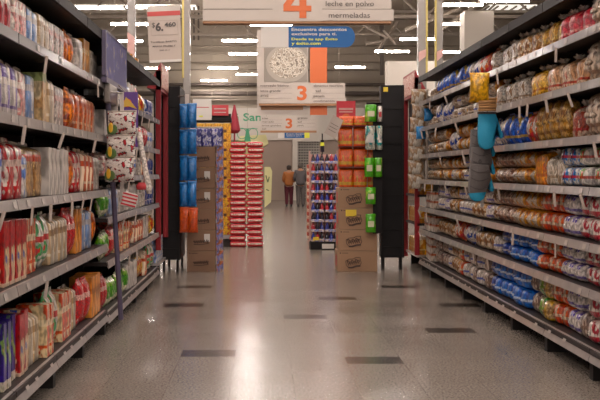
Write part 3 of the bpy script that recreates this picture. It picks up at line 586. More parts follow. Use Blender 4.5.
# ------------------------------------------------------------------ hanging signs
M_sign = mat('sign_white', '#b8aca2', .5, noise=.03); M_sign2 = mat('sign_line', '#8d8279', .6); M_wood = mat('sign_wood', '#9a6f4c', .55, noise=.1, nscale=5)
M_or = mat('sign_orange', '#c95f22', .5); M_ink = mat('sign_ink', '#4a4340', .6); M_blue = mat('banner_blue', '#00528f', .6); M_wh = mat('banner_white', '#c6bfb8', .5)
M_yt = mat('banner_yellow', '#d6d83c', .5); M_red = mat('gondola_red', '#8c0f19', .45); M_redp = mat('poster_red', '#b5343a', .5, noise=.1)
def fbox(m, px0, px1, py0, py1, d, t=.03, dy=0):
    a = P(px0, py1, d); b = P(px1, py0, d); m.box((a.x, d-t+dy, a.z), (b.x, d+dy, b.z)); return m
def aisle_sign(px0, px1, pxt, py0, py1, d, digit, left, right, label, pxd, rows=4, wood=2.2, ext=(3, -3), dh=.72):
    root = empty('aisle_sign', (0, 0, 0)); tag(root, label, 'sign')
    k = (py1-py0)/rows; dshift = 4.2 if digit == '4' else 0
    for r in range(rows):
        a = 0; b = 0
        if r == rows-1: b = ext[0]*.0+ (px1-px0)*.012
        m = MB(); fbox(m, px0, pxd[0], py0+r*k+k*.03, py0+(r+1)*k-k*.03, d); m.build('sign_slat', M_sign, root)
        m = MB(); fbox(m, pxd[1], px1+b, py0+r*k+k*.03, py0+(r+1)*k-k*.03, d, .03, (-.01 if b else 0)); m.build('sign_slat', M_sign, root)
    m = MB(); fbox(m, pxd[0], pxd[1], py0, py1, d, .034); m.build('number_panel', M_sign, root)
    m = MB(); fbox(m, px0+1, px1-1, py0+.2, py1-.2, d, .012); m.build('backing', M_sign2, root)
    m = MB(); a = P(px0, py1+wood, d); b = P(px1, py1+.1, d); m.box((a.x, d-.03, a.z), (b.x, d+.1, b.z)); m.build('bottom_rail', M_wood, root)
    H = (py1-py0)/F*d*dh; zc = Z((py0+py1)/2+dshift, d)-H/2
    cx_ = X((pxd[0]+pxd[1])/2, d)
    if digit == '4':
        m = MB(); q = H/1.0; fr = lambda u, v, w: (cx_+u*q, d-.042+w, zc+v*q)
        m.prism([(.06, 0), (.27, 0), (.27, .2), (.42, .2), (.42, .37), (.27, .37), (.27, 1), (.02, 1), (-.42, .40), (-.42, .2), (.06, .2), (.06, .37), (-.2, .37), (.06, .74), (.06, .37), (.06, .2)], .008, fr); m.build('number', M_or, root)
    else: text(digit, M_or, root, (cx_, d-.037, zc), height=H, width=H*.66, align='CENTER', name='number', bold=.03)
    for side_, lst in ((0, left), (1, right)):
        for r, (s, wpx, off) in lst:
            x0 = (px0+1.5 if side_ == 0 else pxd[1]+1.5)+off
            has = any(c in s for c in 'gpqyj'); 
            text(s, M_ink, root, (X(x0, d), d-.045, Z(py0+(r+.80+(.1 if has else -.06))*k, d)), height=k/F*d*(.56 if has else .44), width=wpx/F*d)
    m = MB()
    for px in (px0+6, px1-6): m.tube((X(px, d), d, Z(py0, d)), (X(px, d), d, 8.5), .006, 5)
    m.build('hanging_wire', M_steel, root)
    return root
s4 = aisle_sign(203, 391, None, -26, 21.5, 11, '4', [], [(2, ('leche en polvo', 48, 2)), (3, ('mermeladas', 41, 5))], 'big white hanging aisle sign with orange number 4', (272.5, 322), dh=.70)
s3 = aisle_sign(259, 345, None, 83, 103.5, 21, '3', [(0, ('mercado básico', 28, 0)), (1, ('letoz grande', 20, 0)), (2, ('arroz', 8, 0))], [(0, ('alimentos naturales', 29, 0)), (1, ('sal', 5, 2)), (2, ('panela', 11, 0)), (3, ('condimentos', 21, 0))], 'white aisle sign with orange 3 under the rice picture', (292, 312))
s3b = aisle_sign(260.5, 316.5, None, 116.5, 130.5, 35, '3', [(0, ('aceites', 6, 0)), (1, ('mercado', 12, 0)), (2, ('arroz grandes', 19, 0)), (3, ('sal', 4, 0))], [(0, ('granos', 10, 0)), (1, ('sal', 4, 0)), (2, ('panela', 6, 0))], 'small farther white sign with 3 above short blue banner', (282, 296))
# picture board behind the first 3
root = empty('picture_board', (0, 0, 0)); tag(root, 'white hanging board with a bowl of rice picture and orange bar', 'sign')
d = 21.15
m = MB(); fbox(m, 257, 308, 30, 115, d); m.build('board', M_sign, root)
M_pic = pack('rice_picture', '#a59a8e', '#cbc3b7', '#7f756b', 14, fine=.35, coat=0, bump=0, zs=1, rough=.6)
M_bowl = mat('bowl_print', '#a79d91', .6); M_picbg = mat('picture_ground', '#8f867c', .6)
m = MB(); fbox(m, 264, 307, 46, 82, d, .036); m.build('picture', M_picbg, root)
m = MB(); c = P(287, 64, d); m.prism([(c.x+.45*math.cos(a*PI/16), min(c.z+.40*math.sin(a*PI/16), Z(46.5, d))) for a in range(32)], .004, lambda u, v, w: (u, d-.042+w, v)); m.build('bowl', M_bowl, root)
m = MB(); m.prism([(c.x+.02+.39*math.cos(a*PI/16), min(c.z+.02+.33*math.sin(a*PI/16), Z(47, d))) for a in range(32)], .004, lambda u, v, w: (u, d-.046+w, v)); m.build('rice', M_pic, root)
m = MB(); fbox(m, 310, 327, 40, 115, d, .035); m.build('orange_bar', M_or, root)
m = MB(); fbox(m, 261, 303, 106, 110, d, .038); m.build('bottom_rail', M_wood, root)
m = MB(); m.tube((X(262, d), d, Z(30, d)), (X(262, d), d, 8.5), .006, 5); m.tube((X(318, d), d, Z(40, d)), (X(318, d), d, 8.5), .006, 5); m.build('hanging_wire', M_steel, root)
# blue banners
def banner(px0, pxb, px1, py0, py1, d, label, lines, yellow=False):
    root = empty('discount_banner', (0, 0, 0)); tag(root, label, 'banner')
    m = MB(); fbox(m, px0, pxb+.5, py0, py1, d, .012); m.build('white_end', M_wh, root)
    a = P(pxb, py1, d); b = P(px1, py0, d); r = (b.z-a.z)/2
    poly = [(a.x, a.z), (b.x-r*.9, a.z)]+[(b.x-r*.9+r*.9*math.sin(t*PI/10), (a.z+b.z)/2-r*math.cos(t*PI/10)) for t in range(1, 10)]+[(b.x-r*.9, b.z), (a.x, b.z)]
    if yellow: poly = [(a.x, a.z), (b.x, a.z), (b.x, b.z), (a.x, b.z)]
    m = MB(); m.prism(poly, .014, lambda u, v, w: (u, d-.014+w, v)); m.build('blue_field', M_blue, root)
    if yellow: m = MB(); fbox(m, px1-.2, px1+5, py0-2, py1, d, .013); m.build('yellow_corner', M_yt, root)
    n = len(lines); k = (py1-py0-2)/n
    for i, (s, wpx, mm) in enumerate(lines):
        has = any(c in s for c in 'gpqyj')
        text(s, mm, root, (X(pxb+(3 if not yellow else 2), d), d-.018, Z(py0+1+(i+.78+(.1 if has else 0))*k, d)), height=k/F*d*(.8 if has else .66), width=wpx/F*d, bold=.02)
    m = MB()
    for px in (px0+3, px1-8): m.tube((X(px, d), d-.005, Z(py0, d)), (X(px, d), d-.005, Z(py0, d)+(.05 if d < 20 else .06)), .004, 4)
    m.build('hook', M_steel, root)
banner(261, 288.5, 355, 26.5, 47.5, 11.02, 'blue rounded discount banner hanging under the big 4 sign', [('Encuentra descuentos', 55, M_wh), ('exclusivos para ti.', 45, M_wh), ('Desde tu app Éxito', 46, M_yt), ('y éxito.com', 29, M_yt)])
banner(278, 284.5, 304.5, 132, 138, 35, 'short far blue banner with a yellow corner', [('Encuentra descuentos', 18, M_wh), ('exclusivos para ti', 15, M_wh)], True)
# hanging price sheet
M_paper = mat('price_sheet', '#b09f93', .4, coat=.3); M_pr = mat('sheet_red', '#b8433f', .5); M_film = mat('sleeve_film', '#b5aaa0', .3, coat=.5)
root = empty('price_sheet', (0, 0, 0)); tag(root, 'hanging price sheet in clear sleeve reading $6.460', 'price sign')
d = 9.6
A = [P(147, 12, d), P(180, 10.5, d), P(181.5, 61, d), P(149.5, 62.5, d)]
def quad(pts, m, name, parent, dy=0, t=.004):
    b = MB(); b.prism([(p.x, p.z) for p in pts], t, lambda u, v, w: (u, d+dy+w, v)); return b.build(name, m, parent)
quad(A, M_paper, 'sheet', root)
quad([P(147.2, 12, d), P(180, 10.5, d), P(180.2, 15, d), P(147.4, 16.6, d)], M_pr, 'red_header', root, -.003)
quad([P(147, 6, d), P(180, 4.5, d), P(180, 10.5, d), P(147, 12, d)], M_film, 'sleeve_top', root, -.001)
quad([P(149.5, 60.5, d), P(181.5, 59, d), P(181.6, 61.4, d), P(149.6, 63, d)], M_wh, 'bottom_rail', root, -.004)
b = MB()
for (p, q) in (((150.5, 21), (177, 20)), ((177, 20), (178.2, 34)), ((178.2, 34), (151.5, 35.5)), ((151.5, 35.5), (150.5, 21))):
    b.tube(P(p[0], p[1], d-.004), P(q[0], q[1], d-.004), .0016, 4)
b.build('price_frame', M_sign2, root)
rt = (PI/2, -.04, 0)
text('$', M_ink, root, P(152, 28.5, d)-Vector((0, .006, 0)), height=.055, rot=rt, bold=.01)
text('6.', M_ink, root, P(155.7, 31.5, d)-Vector((0, .006, 0)), height=.085, width=.075, rot=rt, bold=.04)
text('460', M_ink, root, P(164.5, 26.9, d)-Vector((0, .006, 0)), height=.042, width=.11, rot=rt, bold=.03)
text('Tortillinas BARTO', M_ink, root, P(150.7, 43.2, d)-Vector((0, .006, 0)), height=.017, width=.25, rot=rt, bold=.02)
text('MARGA PRUEBA Y', M_ink, root, P(152.8, 47.5, d)-Vector((0, .006, 0)), height=.017, width=.22, rot=rt, bold=.02)
text('300 G g', M_ink, root, P(159.5, 51.5, d)-Vector((0, .006, 0)), height=.017, width=.1, rot=rt, bold=.02)
b = MB(); b.tube(P(151, 4.9, d), (X(151, d), d, 8.5), .003, 4); b.tube(P(176, 4.9, d), (X(176, d), d, 8.5), .003, 4); b.build('hanging_wire', M_steel, root)
# slim wrapped posts
M_post = mat('post_wrap', '#6d655e', .4, 0, coat=.3, noise=.25, nscale=3, bump=.5, bscale=6); M_yel = mat('yellow_guard', '#a8954a', .5); M_pp = mat('post_poster', '#b98e86', .5, noise=.2, nscale=10)
for i, (px, w, yl, lab) in enumerate(((131, 8, None, 'left wrapped post rising behind the left rack with pink poster'), (186.5, 7, -1, 'wrapped post with yellow edge beside the price sheet'), (422.5, 8.5, 1, 'left of two wrapped posts above the right rack end'), (439.5, 7.5, -2, 'right of two wrapped posts above the right rack end'))):
    d = 20; x = X(px, d); w_ = w/F*d
    m = MB(); m.box((x-w_/2, d, 0), (x+w_/2, d+w_, 8.5)); o = m.build('wrapped_post', M_post, bevel=.01); tag(o, lab, 'post')
    if yl: s_ = 1 if yl > 0 else -1; m = MB(); m.box((x+s_*w_/2-.02, d-.012, Z(78, d)), (x+s_*w_/2+.02, d+.03, 8.4)); m.build('yellow_edge', M_yel, o)
    if i in (0, 3, 2):
        m = MB(); p = [(x-w_/2+.01, Z(32 if i == 0 else 52, d)), (x+w_/2-.01, Z(37 if i == 0 else 49, d)), (x+w_/2-.01, Z(56, d)), (x-w_/2+.01, Z(51 if i == 0 else 62, d))]
        m.prism(p, .01, lambda u, v, w: (u, d-.012+w, v)); m.build('poster', M_pp, o)
# ------------------------------------------------------------------ red gondola end frames
def endframe(s, xf, y0, y1, ztop, zb, label, body, zp):
    root = empty('gondola_end', (s*xf, y0, 0)); tag(root, label, 'display frame')
    w = .05; D = y1-y0; xi = lambda a: tuple(sorted((s*a[0], s*a[1])))
    for yy, z0 in ((0, zb[0]), (D-.05, zb[1])):
        a, b = xi((0, .06)); m = MB(); m.box((a, yy, z0), (b, yy+w, ztop-.1)); m.build('red_post', M_red, root)
    m = MB(); m.prism([(0, ztop), (0, ztop-.34), (s*.17, ztop-.31)], D, lambda u, v, w: (u, w, v)); m.build('red_header', M_red, root)
    m = MB(); a, b = xi((-.008, -.001)); m.box((a, .05, ztop-.3), (b, D-.03, ztop-.03)); m.build('header_poster', M_hp, root)
    m = MB(); a, b = xi((.35, .4)); m.box((a, 0, .05), (b, D, ztop-.34)); m.build('back_panel', M_frame, root)
    m = MB(); a, b = xi((.075, .09)); m.box((a, .05, zp), (b, D-.05, ztop-.34)); m.build('side_panel', M_frame, root)
    for z in body:
        a, b = xi((.03, .38)); m = MB(); m.box((a, 0, z-.03), (b, D, z)); m.build('shelf', M_lip if z < .4 else M_shelf, root)
    for yy in (.04, D-.1):
        a, b = xi((.1, .38)); m = MB(); m.box((a, yy, 0), (b, yy+.05, body[0]-.03)); m.build('foot', M_frame, root)
    return root
M_hp = pack('header_poster', '#c39284', '#cfb0a4', '#b5524e', 10, coat=.2, bump=0, zs=2)
endframe(-1, LX, 12.0, 12.95, 2.62, (.36, .46), 'red framed rack end with header poster, left side', (.2,), .52)
endframe(1, RX, 13.2, 14.3, 2.65, (.2, .1), 'red framed rack end with header poster, right side', (.2, .62, 1.0), 1.3)
def run_single(key, n, x, y, z, dy, nm, cat, labf, grp, rz=0, sc=(1, 1, 1), dz=0):
    out = []
    for i in range(n):
        L_ = LOOK[key]; o = bpy.data.objects.new(nm, L_['parts'][0][1]); COL.objects.link(o)
        o.location = (x, y+i*dy, z+i*dz); o.rotation_euler = (0, 0, rz); o.scale = sc; tag(o, labf(i), cat, grp); out.append(o)
    return out
for r in range(3):
    run_single('l_tealbox', 4, -LX-.15, 12.16, .201+r*.101, .2, 'tea_box', 'box', lambda i: '%s %s white and blue box at the foot of left red rack end' % (ORD[i], ['lower', 'middle', 'upper'][r]), 'boxes at the left red rack end')
for li, z in enumerate((.201, .621, 1.001)):
    run_single('r_yellowbox', 6, RX+.16, 13.34, z, .165, 'cracker_box', 'box', lambda i: '%s yellow cracker box on %s shelf of the right red rack end' % (ORD[i], ['bottom', 'second', 'third', 'fourth', 'fifth'][li]), 'yellow boxes on the right red rack end')
# hanging cellophane packs on right end (x 411-428, y 80-190)
M_peg = mat('peg_steel', '#8a817a', .35, .6)
root = empty('clip_strip', (X(420, 13), 13.03, 0)); tag(root, 'hanging clip strip of clear packs before the right red post', 'clip strip')
m = MB(); m.box((-.02, 0, 1.05), (.02, .004, 2.45)); m.build('strip', M_sign2, root); m = MB(); m.tube((0, .004, 2.44), (0, .165, 2.44), .008); m.build('hook', M_peg, root)
look('h_clear', 'snack_pack', 'pack', 'clear pack', 'pillow', (.06, .24, .2), pack('h_cl', '#b3a89c', '#9a8068', '#c6beb3', 9, bump=.6, fine=.15), clear)
look('h_bluecap', 'toy_pack', 'pack', 'blue pouch', 'pillow', (.05, .13, .17), mat('h_bc', '#1f7fc0', .35, coat=.5, bump=.6), clear)
for i, (px, py) in enumerate(((420, 96), (421, 110), (419, 124), (418, 139), (418, 153), (417, 167), (417, 181))):
    p = P(px, py, 12.96); o = bpy.data.objects.new('snack_pack', LOOK['h_clear']['parts'][0][1]); COL.objects.link(o); o.location = (p.x, 12.985, p.z-.1); o.rotation_euler = (0, 0, PI/2+.05)
    tag(o, 'clear hanging snack pack by the right red post, %s from the top' % ['first', 'second', 'third', 'fourth', 'fifth', 'sixth', 'lowest'][i], 'snack pack', 'clear packs on the clip strip')
for i, (px, py) in enumerate(((429, 114), (421, 132))):
    p = P(px, py, 12.7 if i == 0 else 12.8); o = bpy.data.objects.new('blue_pouch', LOOK['h_bluecap']['parts'][0][1]); COL.objects.link(o); o.location = (p.x, p.y, p.z-.09); o.rotation_euler = (0, 0, PI/2)
    tag(o, ['small bright blue pouch hanging at the far end of right rack', 'small light blue pouch on the clear clip strip packs'][i], 'pouch')
# ------------------------------------------------------------------ dark display cabinets beyond the racks
M_black = mat('cabinet_black', '#130f10', .55, noise=.15, spec=.25); M_ytag = mat('yellow_tag', '#d8b92c', .5)
def cabinet(x0, x1, y0, y1, zt, label):
    root = empty('display_cabinet', ((x0+x1)/2, y0, 0)); tag(root, label, 'cabinet'); w = (x1-x0)/2
    m = MB(); m.box((-w, 0, .16), (w, y1-y0, zt)); m.build('body', M_black, root, bevel=.006)
    for sx in (-w+.02, w-.05):
        for yy in (.03, y1-y0-.07): m = MB(); m.box((sx, yy, 0), (sx+.03, yy+.04, .16)); m.build('leg', M_black, root)
    m = MB()
    for i in range(9): m.box((-w+.01, -.012, .3+i*.23), (w-.01, 0, .31+i*.23))
    for q in range(2): m.box((-w+.0+q*(2*w-.02), -.015, .16), (-w+.02+q*(2*w-.02), 0, zt))
    m.build('front_rail', M_frame, root)
    m = MB(); m.box((-w+.03, -.02, zt-.09), (-w+.09, -.015, zt-.03)); m.build('yellow_tag', M_ytag, root)
    return root
cabinet(X(161, 12.97), X(180, 12.97), 12.97, 13.8, Z(86, 12.97), 'tall narrow black cabinet behind the hanging blue bags')
cabinet(X(381, 13.3), X(404, 13.3), 13.3, 13.5, Z(85, 13.3), 'tall black cabinet between the candy cartons and right red post')
# white header above the right cabinet handled by the fascia (trim_4)
# hanging blue and orange bags at left
def strip_and_bags():
    root = empty('clip_strip', (X(187, 12.85), 12.85, 0)); tag(root, 'clip strip holding blue and orange bags before black cabinet', 'clip strip')
    m = MB(); m.box((-.025, 0, .7), (.025, .004, 2.3)); m.build('strip', M_tagw, root)
    m = MB(); m.tube((0, .004, 2.28), (-.12, .115, 2.28), .008); m.build('hook', M_peg, root)
    look('h_blue', 'snack_bag', 'bag', 'blue bag', 'pillow', (.1, .125, .33, 24, .011), pack('h_bl', '#1a6fb4', '#125a9c', '#5fa3d2', 9, bump=1.0, bscale=16, thr=(.5, .64), fine=.12), mat('h_bl_e', '#1c7cc4', .3, coat=.5, bump=.6))
    look('h_orange', 'snack_bag', 'bag', 'orange bag', 'pillow', (.1, .13, .33, 24, .011), pack('h_og', '#d2541b', '#c24718', '#e08246', 9, bump=1.0, bscale=30, thr=(.5, .64), fine=.12), mat('h_og_e', '#d2541b', .3, coat=.5, bump=.6))
    for i, (py, key, d2) in enumerate(((115, 'h_blue', 2), (141, 'h_blue', 2), (167.5, 'h_blue', 2), (193.5, 'h_blue', 2), (219.5, 'h_orange', 2))):
        for j in (0, 1):
            p = P(184.2+j*8.0 if key == 'h_blue' else 184.5+j*9, py, 12.8); o = None
            for pn, me in LOOK[key]['parts']:
                if pn == 'body':
                    o = bpy.data.objects.new('snack_bag', me); COL.objects.link(o); o.location = (p.x, 12.78-.02*j, p.z-.165); o.rotation_euler = (0, 0, PI/2+R.uniform(-.15, .15)); o.scale = (1, R.uniform(.92, 1.0), R.uniform(.92, 1))
                else: c = bpy.data.objects.new(pn, me); COL.objects.link(c); c.parent = o
            tag(o, '%s crinkled %s bag hanging before the black cabinet, %s row' % (['left', 'right'][j], 'blue' if key == 'h_blue' else 'orange', ['top', 'second', 'third', 'fourth', 'lowest'][i]), 'snack bag', 'hanging %s bags' % ('blue' if key == 'h_blue' else 'orange'))
strip_and_bags()
# ------------------------------------------------------------------ cartons
M_kraft = mat('kraft_card', '#80604a', .7, noise=.1, nscale=5); M_kraft2 = mat('kraft_light', '#98765a', .7, noise=.08, nscale=5); M_brown = mat('carton_print', '#3f2820', .6); M_tape = mat('carton_tape', '#93775c', .3, coat=.3)
def logo(m, x, y, z, w, h, ang=.25, plaque=True):
    def T(u, v): return (x+(u*math.cos(ang)-v*math.sin(ang)), y, z+(u*math.sin(ang)*.8+v))
    if plaque:
        ring = [T(w*u, h*v) for u, v in ((-.5, -.1), (-.42, -.42), (-.2, -.5), (.1, -.42), (.38, -.46), (.5, -.2), (.47, .2), (.5, .42), (.25, .5), (0, .38), (-.25, .46), (-.48, .3), (-.5, -.1))]
        m.path(ring, .004, 5); m.path([T(w*u, h*v) for u, v in ((-.4, -.5), (-.15, -.58), (.12, -.5), (.4, -.54))], .010, 6)
        for k_, (a, b) in enumerate(((-.34, .3), (-.2, .12), (-.06, .26), (.08, .12), (.2, .3), (.34, .14))):
            m.path([T(w*a, -h*.3), T(w*a-.01, h*b), T(w*a+w*.05, h*b*.9), T(w*a+w*.07, -h*.05), T(w*a+w*.02, -h*.1)], .005, 5)
    else:
        m.path([T(-w*.5+w*t/24, h*(.22*math.sin(t*1.9)+.12*math.sin(t*3.1))) for t in range(25)], .0055, 5)
        m.path([T(-w*.5, -h*.35), T(0, -h*.45), T(w*.5, -h*.3)], .004, 5)
def carton(x0, x1, y0, y1, z0, z1, label, grp, logo_=(.4, .5, .16, .09), card=M_kraft, sticker=None, side=0):
    root = empty('carton', ((x0+x1)/2, y0, z0)); tag(root, label, 'carton', grp); w = (x1-x0)/2
    m = MB(); m.box((-w, 0, .001), (w, y1-y0, z1-z0-.002)); m.build('box', card, root, bevel=.004)
    m = MB(); m.box((-w-.001, -.0012, (z1-z0)*.965), (w+.001, -.0002, (z1-z0)*.985)); m.build('tape', M_tape, root)
    m = MB(); logo(m, -w+2*w*logo_[0], -.002, (z1-z0)*logo_[1], logo_[2]*2, logo_[3]*2, .22 if side == 0 else .08, side == 0); m.build('printed_logo', M_brown, root)
    m = MB(); m.box((-w+.03, -.002, (z1-z0)*.86), (-w+.045, -.0005, (z1-z0)*.92)); m.box((-w+.06, -.002, (z1-z0)*.875), (-w+.14, -.0005, (z1-z0)*.9)); m.build('printed_note', M_brown, root)
    m = MB(); m.box((-w-.002, .12, (z1-z0)*.25), (-w-.0003, .3, (z1-z0)*.75)); m.box((w+.0003, .1, (z1-z0)*.3), (w+.002, .3, (z1-z0)*.7)); m.build('side_label', M_redp if side == 0 else M_wh, root)
    if sticker: 
        mm, a, b_, sw, sh_ = sticker; m = MB(); m.box((-w+2*w*a, -.004, (z1-z0)*b_), (-w+2*w*a+sw, -.0025, (z1-z0)*b_+sh_)); m.build('sticker', mm, root)
    return root
zz = [0, .275, .55, .83, 1.1]
for i in range(4):
    carton(.99+R.uniform(-.01, .01), 1.5+R.uniform(-.006, .006), 13.02, 13.5, zz[i], zz[i+1], '%s brown carton with dark logo under the orange bags' % ['lowest', 'second lowest', 'third lowest', 'topmost'][i], 'right stack of brown cartons', (.4, .45, .1, .055), M_kraft2, sticker=(M_ytag, .18, .62, .14, .085) if i == 2 else None)
n = 6
for i in range(n):
    z0 = i*.272; carton(X(187.5, 13)+R.uniform(-.012, .012), X(215.5, 13)+R.uniform(-.012, .012), 13.02, 13.5, z0, z0+.271, '%s brown carton of the left stack with faint dark logo' % ['lowest', 'second lowest', 'third lowest', 'fourth lowest', 'fifth lowest', 'topmost'][i], 'left stack of brown cartons', (.5, .45, .1, .045), M_kraft, sticker=(M_wh, .6, .45, .075, .1) if i in (1, 3, 4) else None, side=1)
# purple packs on top
look('t_purple', 'coffee_bag', 'bag', 'purple bag', 'pouch', (.13, .15, .26), pack('t_pu', '#33316e', '#a8a2b4', '#4d4a92', 14, bump=.8, thr=(.5, .6)), clear)
for i in range(3):
    for j in range(2):
        o = None
        for pn, me in LOOK['t_purple']['parts']:
            if pn == 'body': o = bpy.data.objects.new('purple_bag', me); COL.objects.link(o); o.location = (-.86+i*.135, 13.1+j*.18, 6*.272+.002); o.rotation_euler = (0, 0, PI/2)
            else: c = bpy.data.objects.new(pn, me); COL.objects.link(c); c.parent = o
        tag(o, '%s purple and white bag in the %s row on the left carton stack' % (['left', 'middle', 'right'][i], ['front', 'back'][j]), 'bag', 'purple bags on the cartons')
# stack of small coffee packs beside (x 216-222)
look('t_grey', 'sugar_bag', 'bag', 'bag', 'box', (.12, .085, .135), pack('t_gp', '#a08a7c', '#77739a', '#a86a50', 14, bump=.2, coat=.3), clear)
for i in range(12):
    o = bpy.data.objects.new('small_pack', LOOK['t_grey']['parts'][0][1]); COL.objects.link(o); o.location = (-.553+R.uniform(-.005, .005), 13.12, i*.1365+.0005); o.rotation_euler = (0, 0, PI/2)
    tag(o, 'small grey violet pack beside the left cartons, %s up' % ['lowest', 'second', 'third', 'fourth', 'fifth', 'sixth', 'seventh', 'eighth', 'ninth', 'tenth', 'eleventh', 'topmost'][i], 'pack', 'small packs beside the cartons')
# ------------------------------------------------------------------ yellow box display on pallet
d = 17.4
m = MB(); 
for i in range(3): m.box((X(195, d), d+.1+i*.3, 0), (X(231, d), d+.2+i*.3, .1))
for i in range(5): m.box((X(195, d)+i*.135, d+.05, .1), (X(195, d)+i*.135+.1, d+.9, .13))
o = m.build('pallet', mat('pallet_dark', '#3a302b', .7)); tag(o, 'dark low pallet under the yellow box display', 'pallet')
m = MB(); m.box((X(195, d), d+.03, .131), (X(231, d), d+.9, .2)); o = m.build('pallet_tray', mat('tray_grey', '#8d8786', .5), bevel=.006); tag(o, 'grey tray on the dark pallet under yellow boxes', 'tray')
look('t_yel', 'yellow_box', 'box', 'yellow box', 'box', (.3, .148, .16), pack('t_ye', '#cf9a24', '#bb7f1c', '#5a3a22', 14, bump=0, coat=.2, thr=(.52, .64)), None)
look('t_yr', 'red_box', 'box', 'box', 'box', (.3, .148, .16), pack('t_yr', '#bb5a34', '#c9a04a', '#a93a2a', 14, bump=0, coat=.2), None)
for c_ in range(4):
    for r in range(12):
        key = 't_yr' if r in (0, 1, 3, 5) else 't_yel'
        o = bpy.data.objects.new(LOOK[key]['nm'], LOOK[key]['parts'][0][1]); COL.objects.link(o); o.location = (X(195, d)+.08+c_*.154, d+.22, .203+r*.1625); o.rotation_euler = (0, 0, PI/2)
        tag(o, '%s box in column %s of the display behind the left cartons, %s layer' % ('orange red' if key == 't_yr' else 'yellow', 'one two three four'.split()[c_], ['lowest', 'second', 'third', 'fourth', 'fifth', 'sixth', 'seventh', 'eighth', 'ninth', 'tenth', 'eleventh', 'top'][r]), 'box', 'yellow and red boxes display')
# signs above that display
root = empty('display_sign', (0, 0, 0)); tag(root, 'white and red cards on a dark rail above yellow boxes', 'sign')
m = MB(); fbox(m, 194, 231, 117.5, 121.5, 17.5, .3, .5); m.build('rail', M_black, root)
m = MB(); fbox(m, 193, 211.5, 99, 120, 17.5, .01); m.build('white_card', M_wh, root)
m = MB(); fbox(m, 196, 209, 107, 107.7, 17.5, .01, -.004); m.build('red_line', M_redp, root)
m = MB(); fbox(m, 212, 228.5, 105, 115.5, 17.5, .01); m.build('red_card', M_redp, root)
m = MB(); fbox(m, 214, 226, 108.4, 109.4, 17.5, .01, -.004); fbox(m, 214, 226, 112, 112.8, 17.5, .01, -.004); m.build('card_line', M_tagw, root)
m = MB(); fbox(m, 199, 203, 115.6, 117, 17.5, .01, -.004); m.build('yellow_mark', M_yt, root)
m = MB(); fbox(m, 212, 231, 114, 121, 17.6, .05); m.build('dark_base', M_black, root)
m = MB()
for r0, z0, r1, z1 in ((.015, Z(106, 18.5), .11, Z(131, 18.5)), (.11, Z(131, 18.5), .06, Z(134, 18.5))):
    m.tube((X(234.5, 18.2), 18.2, z0), (X(234.5, 18.2), 18.2, z1), r0, 10, r1)
m.tube((X(234.5, 18.2), 18.2, 0), (X(234.5, 18.2), 18.2, Z(131, 18.5)), .015)
o = m.build('folded_parasol', mat('parasol_red', '#9c2b3a', .7)); tag(o, 'folded dark red parasol behind the red bag stacks', 'parasol')
# yellow-green bottles behind
look('t_bot', 'oil_bottle', 'bottle', 'bottle', 'tub', (.07, .07, .26), mat('oil', '#b5a22a', .25, coat=.5), mat('oilcap', '#3f7a3a', .4))
for i in range(4):
    o = None
    for pn, me in LOOK['t_bot']['parts']:
        if pn == 'body': o = bpy.data.objects.new('oil_bottle', me); COL.objects.link(o); o.location = (X(234.6+i*3, 18.45), 18.45, 1.621)
        else: c = bpy.data.objects.new(pn, me); COL.objects.link(c); c.parent = o
    tag(o, 'yellow oil bottle on the stand behind red stacks, %s from left' % ['first', 'second', 'third', 'fourth'][i], 'bottle', 'yellow oil bottles')
m = MB(); m.box((X(233, 18), 18.35, 0), (X(245, 18), 18.6, 1.62)); o = m.build('oil_stand', mat('stand_brown', '#6b5440', .6), bevel=.01); tag(o, 'brown stand behind red stacks holding the oil bottles', 'stand')
# ------------------------------------------------------------------ red rice stacks
M_rr = pack('rice_red', '#b5202b', '#a31a25', '#c2434a', 9, fine=.12, bump=.7, coat=.5, zs=1, thr=(.55, .66)); M_rw = pack('rice_white', '#cdb9ae', '#c4a49c', '#b5615c', 20, bump=.5, coat=.4, zs=1, thr=(.52, .62))
def ricebag():
    m = MB(); n = 20; rings = []
    for t, kx, kz in ((-.5, .97, .7), (-.48, .99, .86), (-.35, 1, .97), (0, 1, 1), (.35, 1, .97), (.48, .99, .86), (.5, .97, .7)):
        rings.append([(u*.14*kx, t*.36, .05+v*.0495*kz) for (u, v) in sel(n, 4.5)])
    m.loft(rings); a = m.mesh('ricebag', True); a.materials.append(M_rr)
    m = MB(); m.loft([[(u*.125, y, .056+v*.015) for (u, v) in sel(12, 5)] for y in (-.186, -.17)]); b = m.mesh('label', False); b.materials.append(M_rw)
    return a, b
ra, rb = ricebag()
for c_ in range(2):
    for i in range(18):
        o = bpy.data.objects.new('rice_bag', ra); COL.objects.link(o); o.location = (X(238, 17.3)+c_*.292+R.uniform(-.012, .012), 17.48, .002+i*.1015); o.rotation_euler = (0, 0, R.uniform(-.04, .04)); o.scale = (1, 1, 1.0)
        q = bpy.data.objects.new('white_label', rb); COL.objects.link(q); q.parent = o
        tag(o, 'red bag with white band, %s red stack, %s' % (['left', 'right'][c_], 'number %d up from the floor' % (i+1) if 0 < i < 17 else ('on the floor' if i == 0 else 'topmost')), 'rice bag', 'red bags in two tall stacks')
